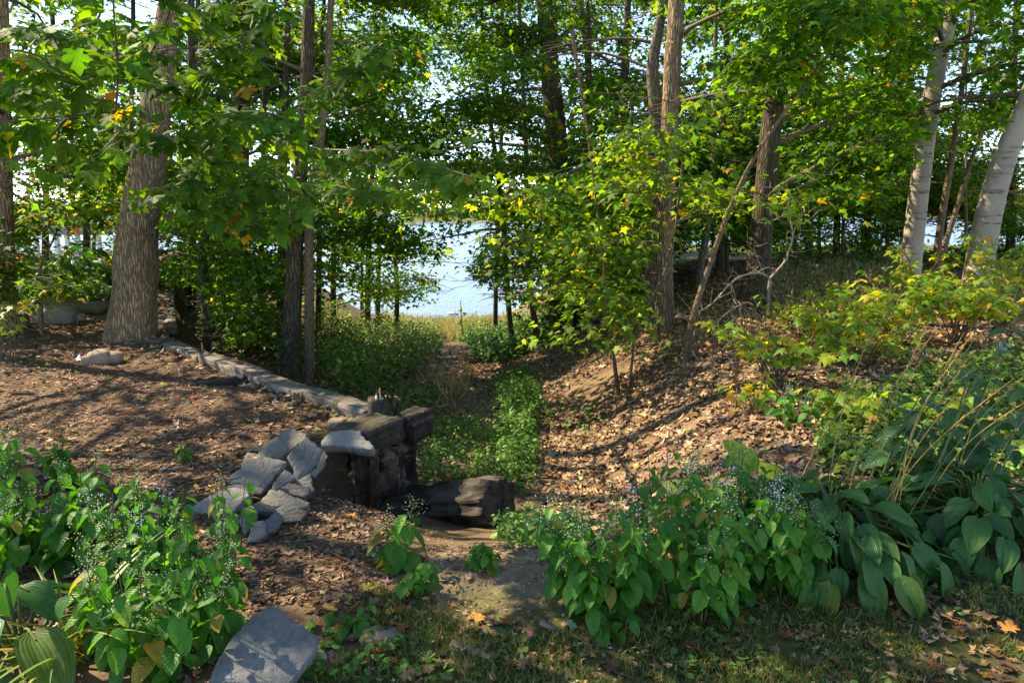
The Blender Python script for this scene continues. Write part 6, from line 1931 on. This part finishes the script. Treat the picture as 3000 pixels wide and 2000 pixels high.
WHERE = {'lawn': [((1300, 1950), 'near the weathered root'), ((1150, 1960), 'right of the gnarled root knob'), ((1600, 1870), 'below the bark scrap'), ((1680, 1860), 'round the pale lichen green leaf'), ((1850, 1960), 'left of the crimson leaf'),
                  ((2050, 1950), 'close to the crimson leaf'), ((2300, 1900), 'in the grass below the hostas'), ((2550, 1930), 'in the open grass, right half'), ((2900, 1860), 'round the bright orange leaf'), ((2850, 1970), 'at the bottom right corner'), ((1450, 1860), 'at the foot of the hump')],
         'bed': [((1750, 1770), 'under the left asters of the right bed'), ((2050, 1770), 'under the lavender asters'), ((2300, 1770), 'where asters meet the hosta'), ((2600, 1770), 'under the front hosta leaves'), ((2850, 1770), 'under the right hosta mound')],
         'drift': [((900, 1790), 'above the big smooth slab'), ((1030, 1800), 'beside the yellow green seedling'), ((1150, 1760), 'in the drift left of the hump'), ((1260, 1730), 'round the feathery weed')],
         'mulch': [((150, 1100), 'on the sunny mulch below the slim trunk'), ((350, 1080), 'near the three cobbles'), ((150, 1240), 'behind the left asters'), ((500, 1160), 'round the red leaf on the mulch'), ((700, 1180), 'beside the timber edging'), ((800, 1240), 'above the slate heap'), ((500, 1270), 'round the single airy aster')],
         'slope': [((950, 1600), 'below the slate heap'), ((1100, 1600), 'in front of the split plank'), ((1250, 1600), 'before the rotting log')]}
KINDS = [('dark', 'dark brown maple leaf'), ('tan', 'pale tan maple leaf'), ('russet', 'russet maple leaf'), ('golden', 'golden maple leaf'), ('brown', 'mid brown maple leaf')]
SHAPE = ['curled up', 'with upturned edges', 'lying flat', 'with drooped lobes']
USED = set()
for poly, n, s0, s1, zone in zones:
    x0, x1 = min(p[0] for p in poly), max(p[0] for p in poly)
    y0, y1 = min(p[1] for p in poly), max(p[1] for p in poly)
    c = 0
    while c < n:
        px, py = rf.uniform(x0, x1), rf.uniform(y0, y1)
        if in_poly(np.array([px]), np.array([py]), poly)[0]:
            where = min(WHERE[zone], key=lambda w: (w[0][0] - px) ** 2 + (w[0][1] - py) ** 2)[1]
            sz = rf.uniform(s0, s1) * 0.68
            big = 'large ' if sz > s0 + 0.66 * (s1 - s0) else 'small ' if sz < s0 + 0.33 * (s1 - s0) else ''
            for _try in range(80):
                kk = int(rf.choice(5, p=[0.28, 0.22, 0.16, 0.08, 0.26]))
                sh_ = int(rf.integers(4))
                lab = big + KINDS[kk][1] + ' ' + SHAPE[sh_] + ', ' + where
                if lab not in USED:
                    break
            USED.add(lab)
            fallen(big + KINDS[kk][1] + ' ' + SHAPE[sh_] + ', ' + where, px, py, sz, 'fallen_' + KINDS[kk][0], 'fallen maple leaves', sh_)
            c += 1

# grit, pebbles and twigs
r5 = np.random.default_rng(51)
P = scatter(900, (-0.9, 1.0), (2.45, 3.6), None, True, r5, lambda x, y: np.exp(-(((x - 0.05) / 0.75) ** 2 + ((y - 2.9) / 0.42) ** 2)) > 0.3 * r5.random(len(x)) + 0.12)
O = np.array([(1, 0, 0), (-1, 0, 0), (0, 1, 0), (0, -1, 0), (0, 0, 0.7), (0.5, 0.5, 0.5), (-0.5, 0.4, 0.5), (0.4, -0.5, 0.5), (-0.5, -0.5, 0.45)], float)
T = np.array([(0, 2, 5), (2, 1, 6), (1, 3, 8), (3, 0, 7), (4, 0, 5), (4, 5, 2), (4, 2, 6), (4, 6, 1), (4, 1, 8), (4, 8, 3), (4, 3, 7), (4, 7, 0)])
tag(cloud('pebbles', (O, T), P, lying(P, r5, 0.2), r5.uniform(0.002, 0.009, len(P)) * (1 + 1.2 * (r5.random(len(P)) > 0.95)), palette(len(P), [(0.22, 0.18, 0.13), (0.30, 0.28, 0.25), (0.14, 0.11, 0.08)], [3, 1, 2], r5), M['litter']), 'grit and pebbles on the sandy hump')
P = scatter(2600, (-1.0, 1.2), (2.4, 3.9), None, True, r5, lambda x, y: vnoise(x * 4, y * 4) > 0.35)
tag(cloud('leaf_crumbs', CHIP, P + [0, 0, 0.004], lying(P, r5, 0.35), r5.uniform(0.006, 0.022, len(P)), palette(len(P), TAN, [2, 4, 4, 1, 0.4], r5), M['litter']), 'crumbs of leaf and bark on the hump')
tb = []
P = scatter(700, (-6, 7), (2.6, 14), None, True, r5, lambda x, y: (x > xe_f(y)) | (vnoise(x, y) > 0.6))
for q in P[:420]:
    az, L = r5.uniform(0, 6.28), r5.uniform(0.06, 0.30)
    d = np.array([math.cos(az), math.sin(az), 0]) * L / 2
    a, b = q - d, q + d
    a[2], b[2] = h(a[0], a[1]) + 0.012, h(b[0], b[1]) + 0.016
    tb.append(tube(np.array([a, (a + b) / 2 + [r5.normal(0, 0.012), r5.normal(0, 0.012), 0.012], b]), [0.004, 0.003, 0.0018], 4))
V, F = join(tb)
tag(mesh_np('twig_litter', V, F, M['twig']), 'small dry twigs strewn over the slopes', None, None, 'stuff')
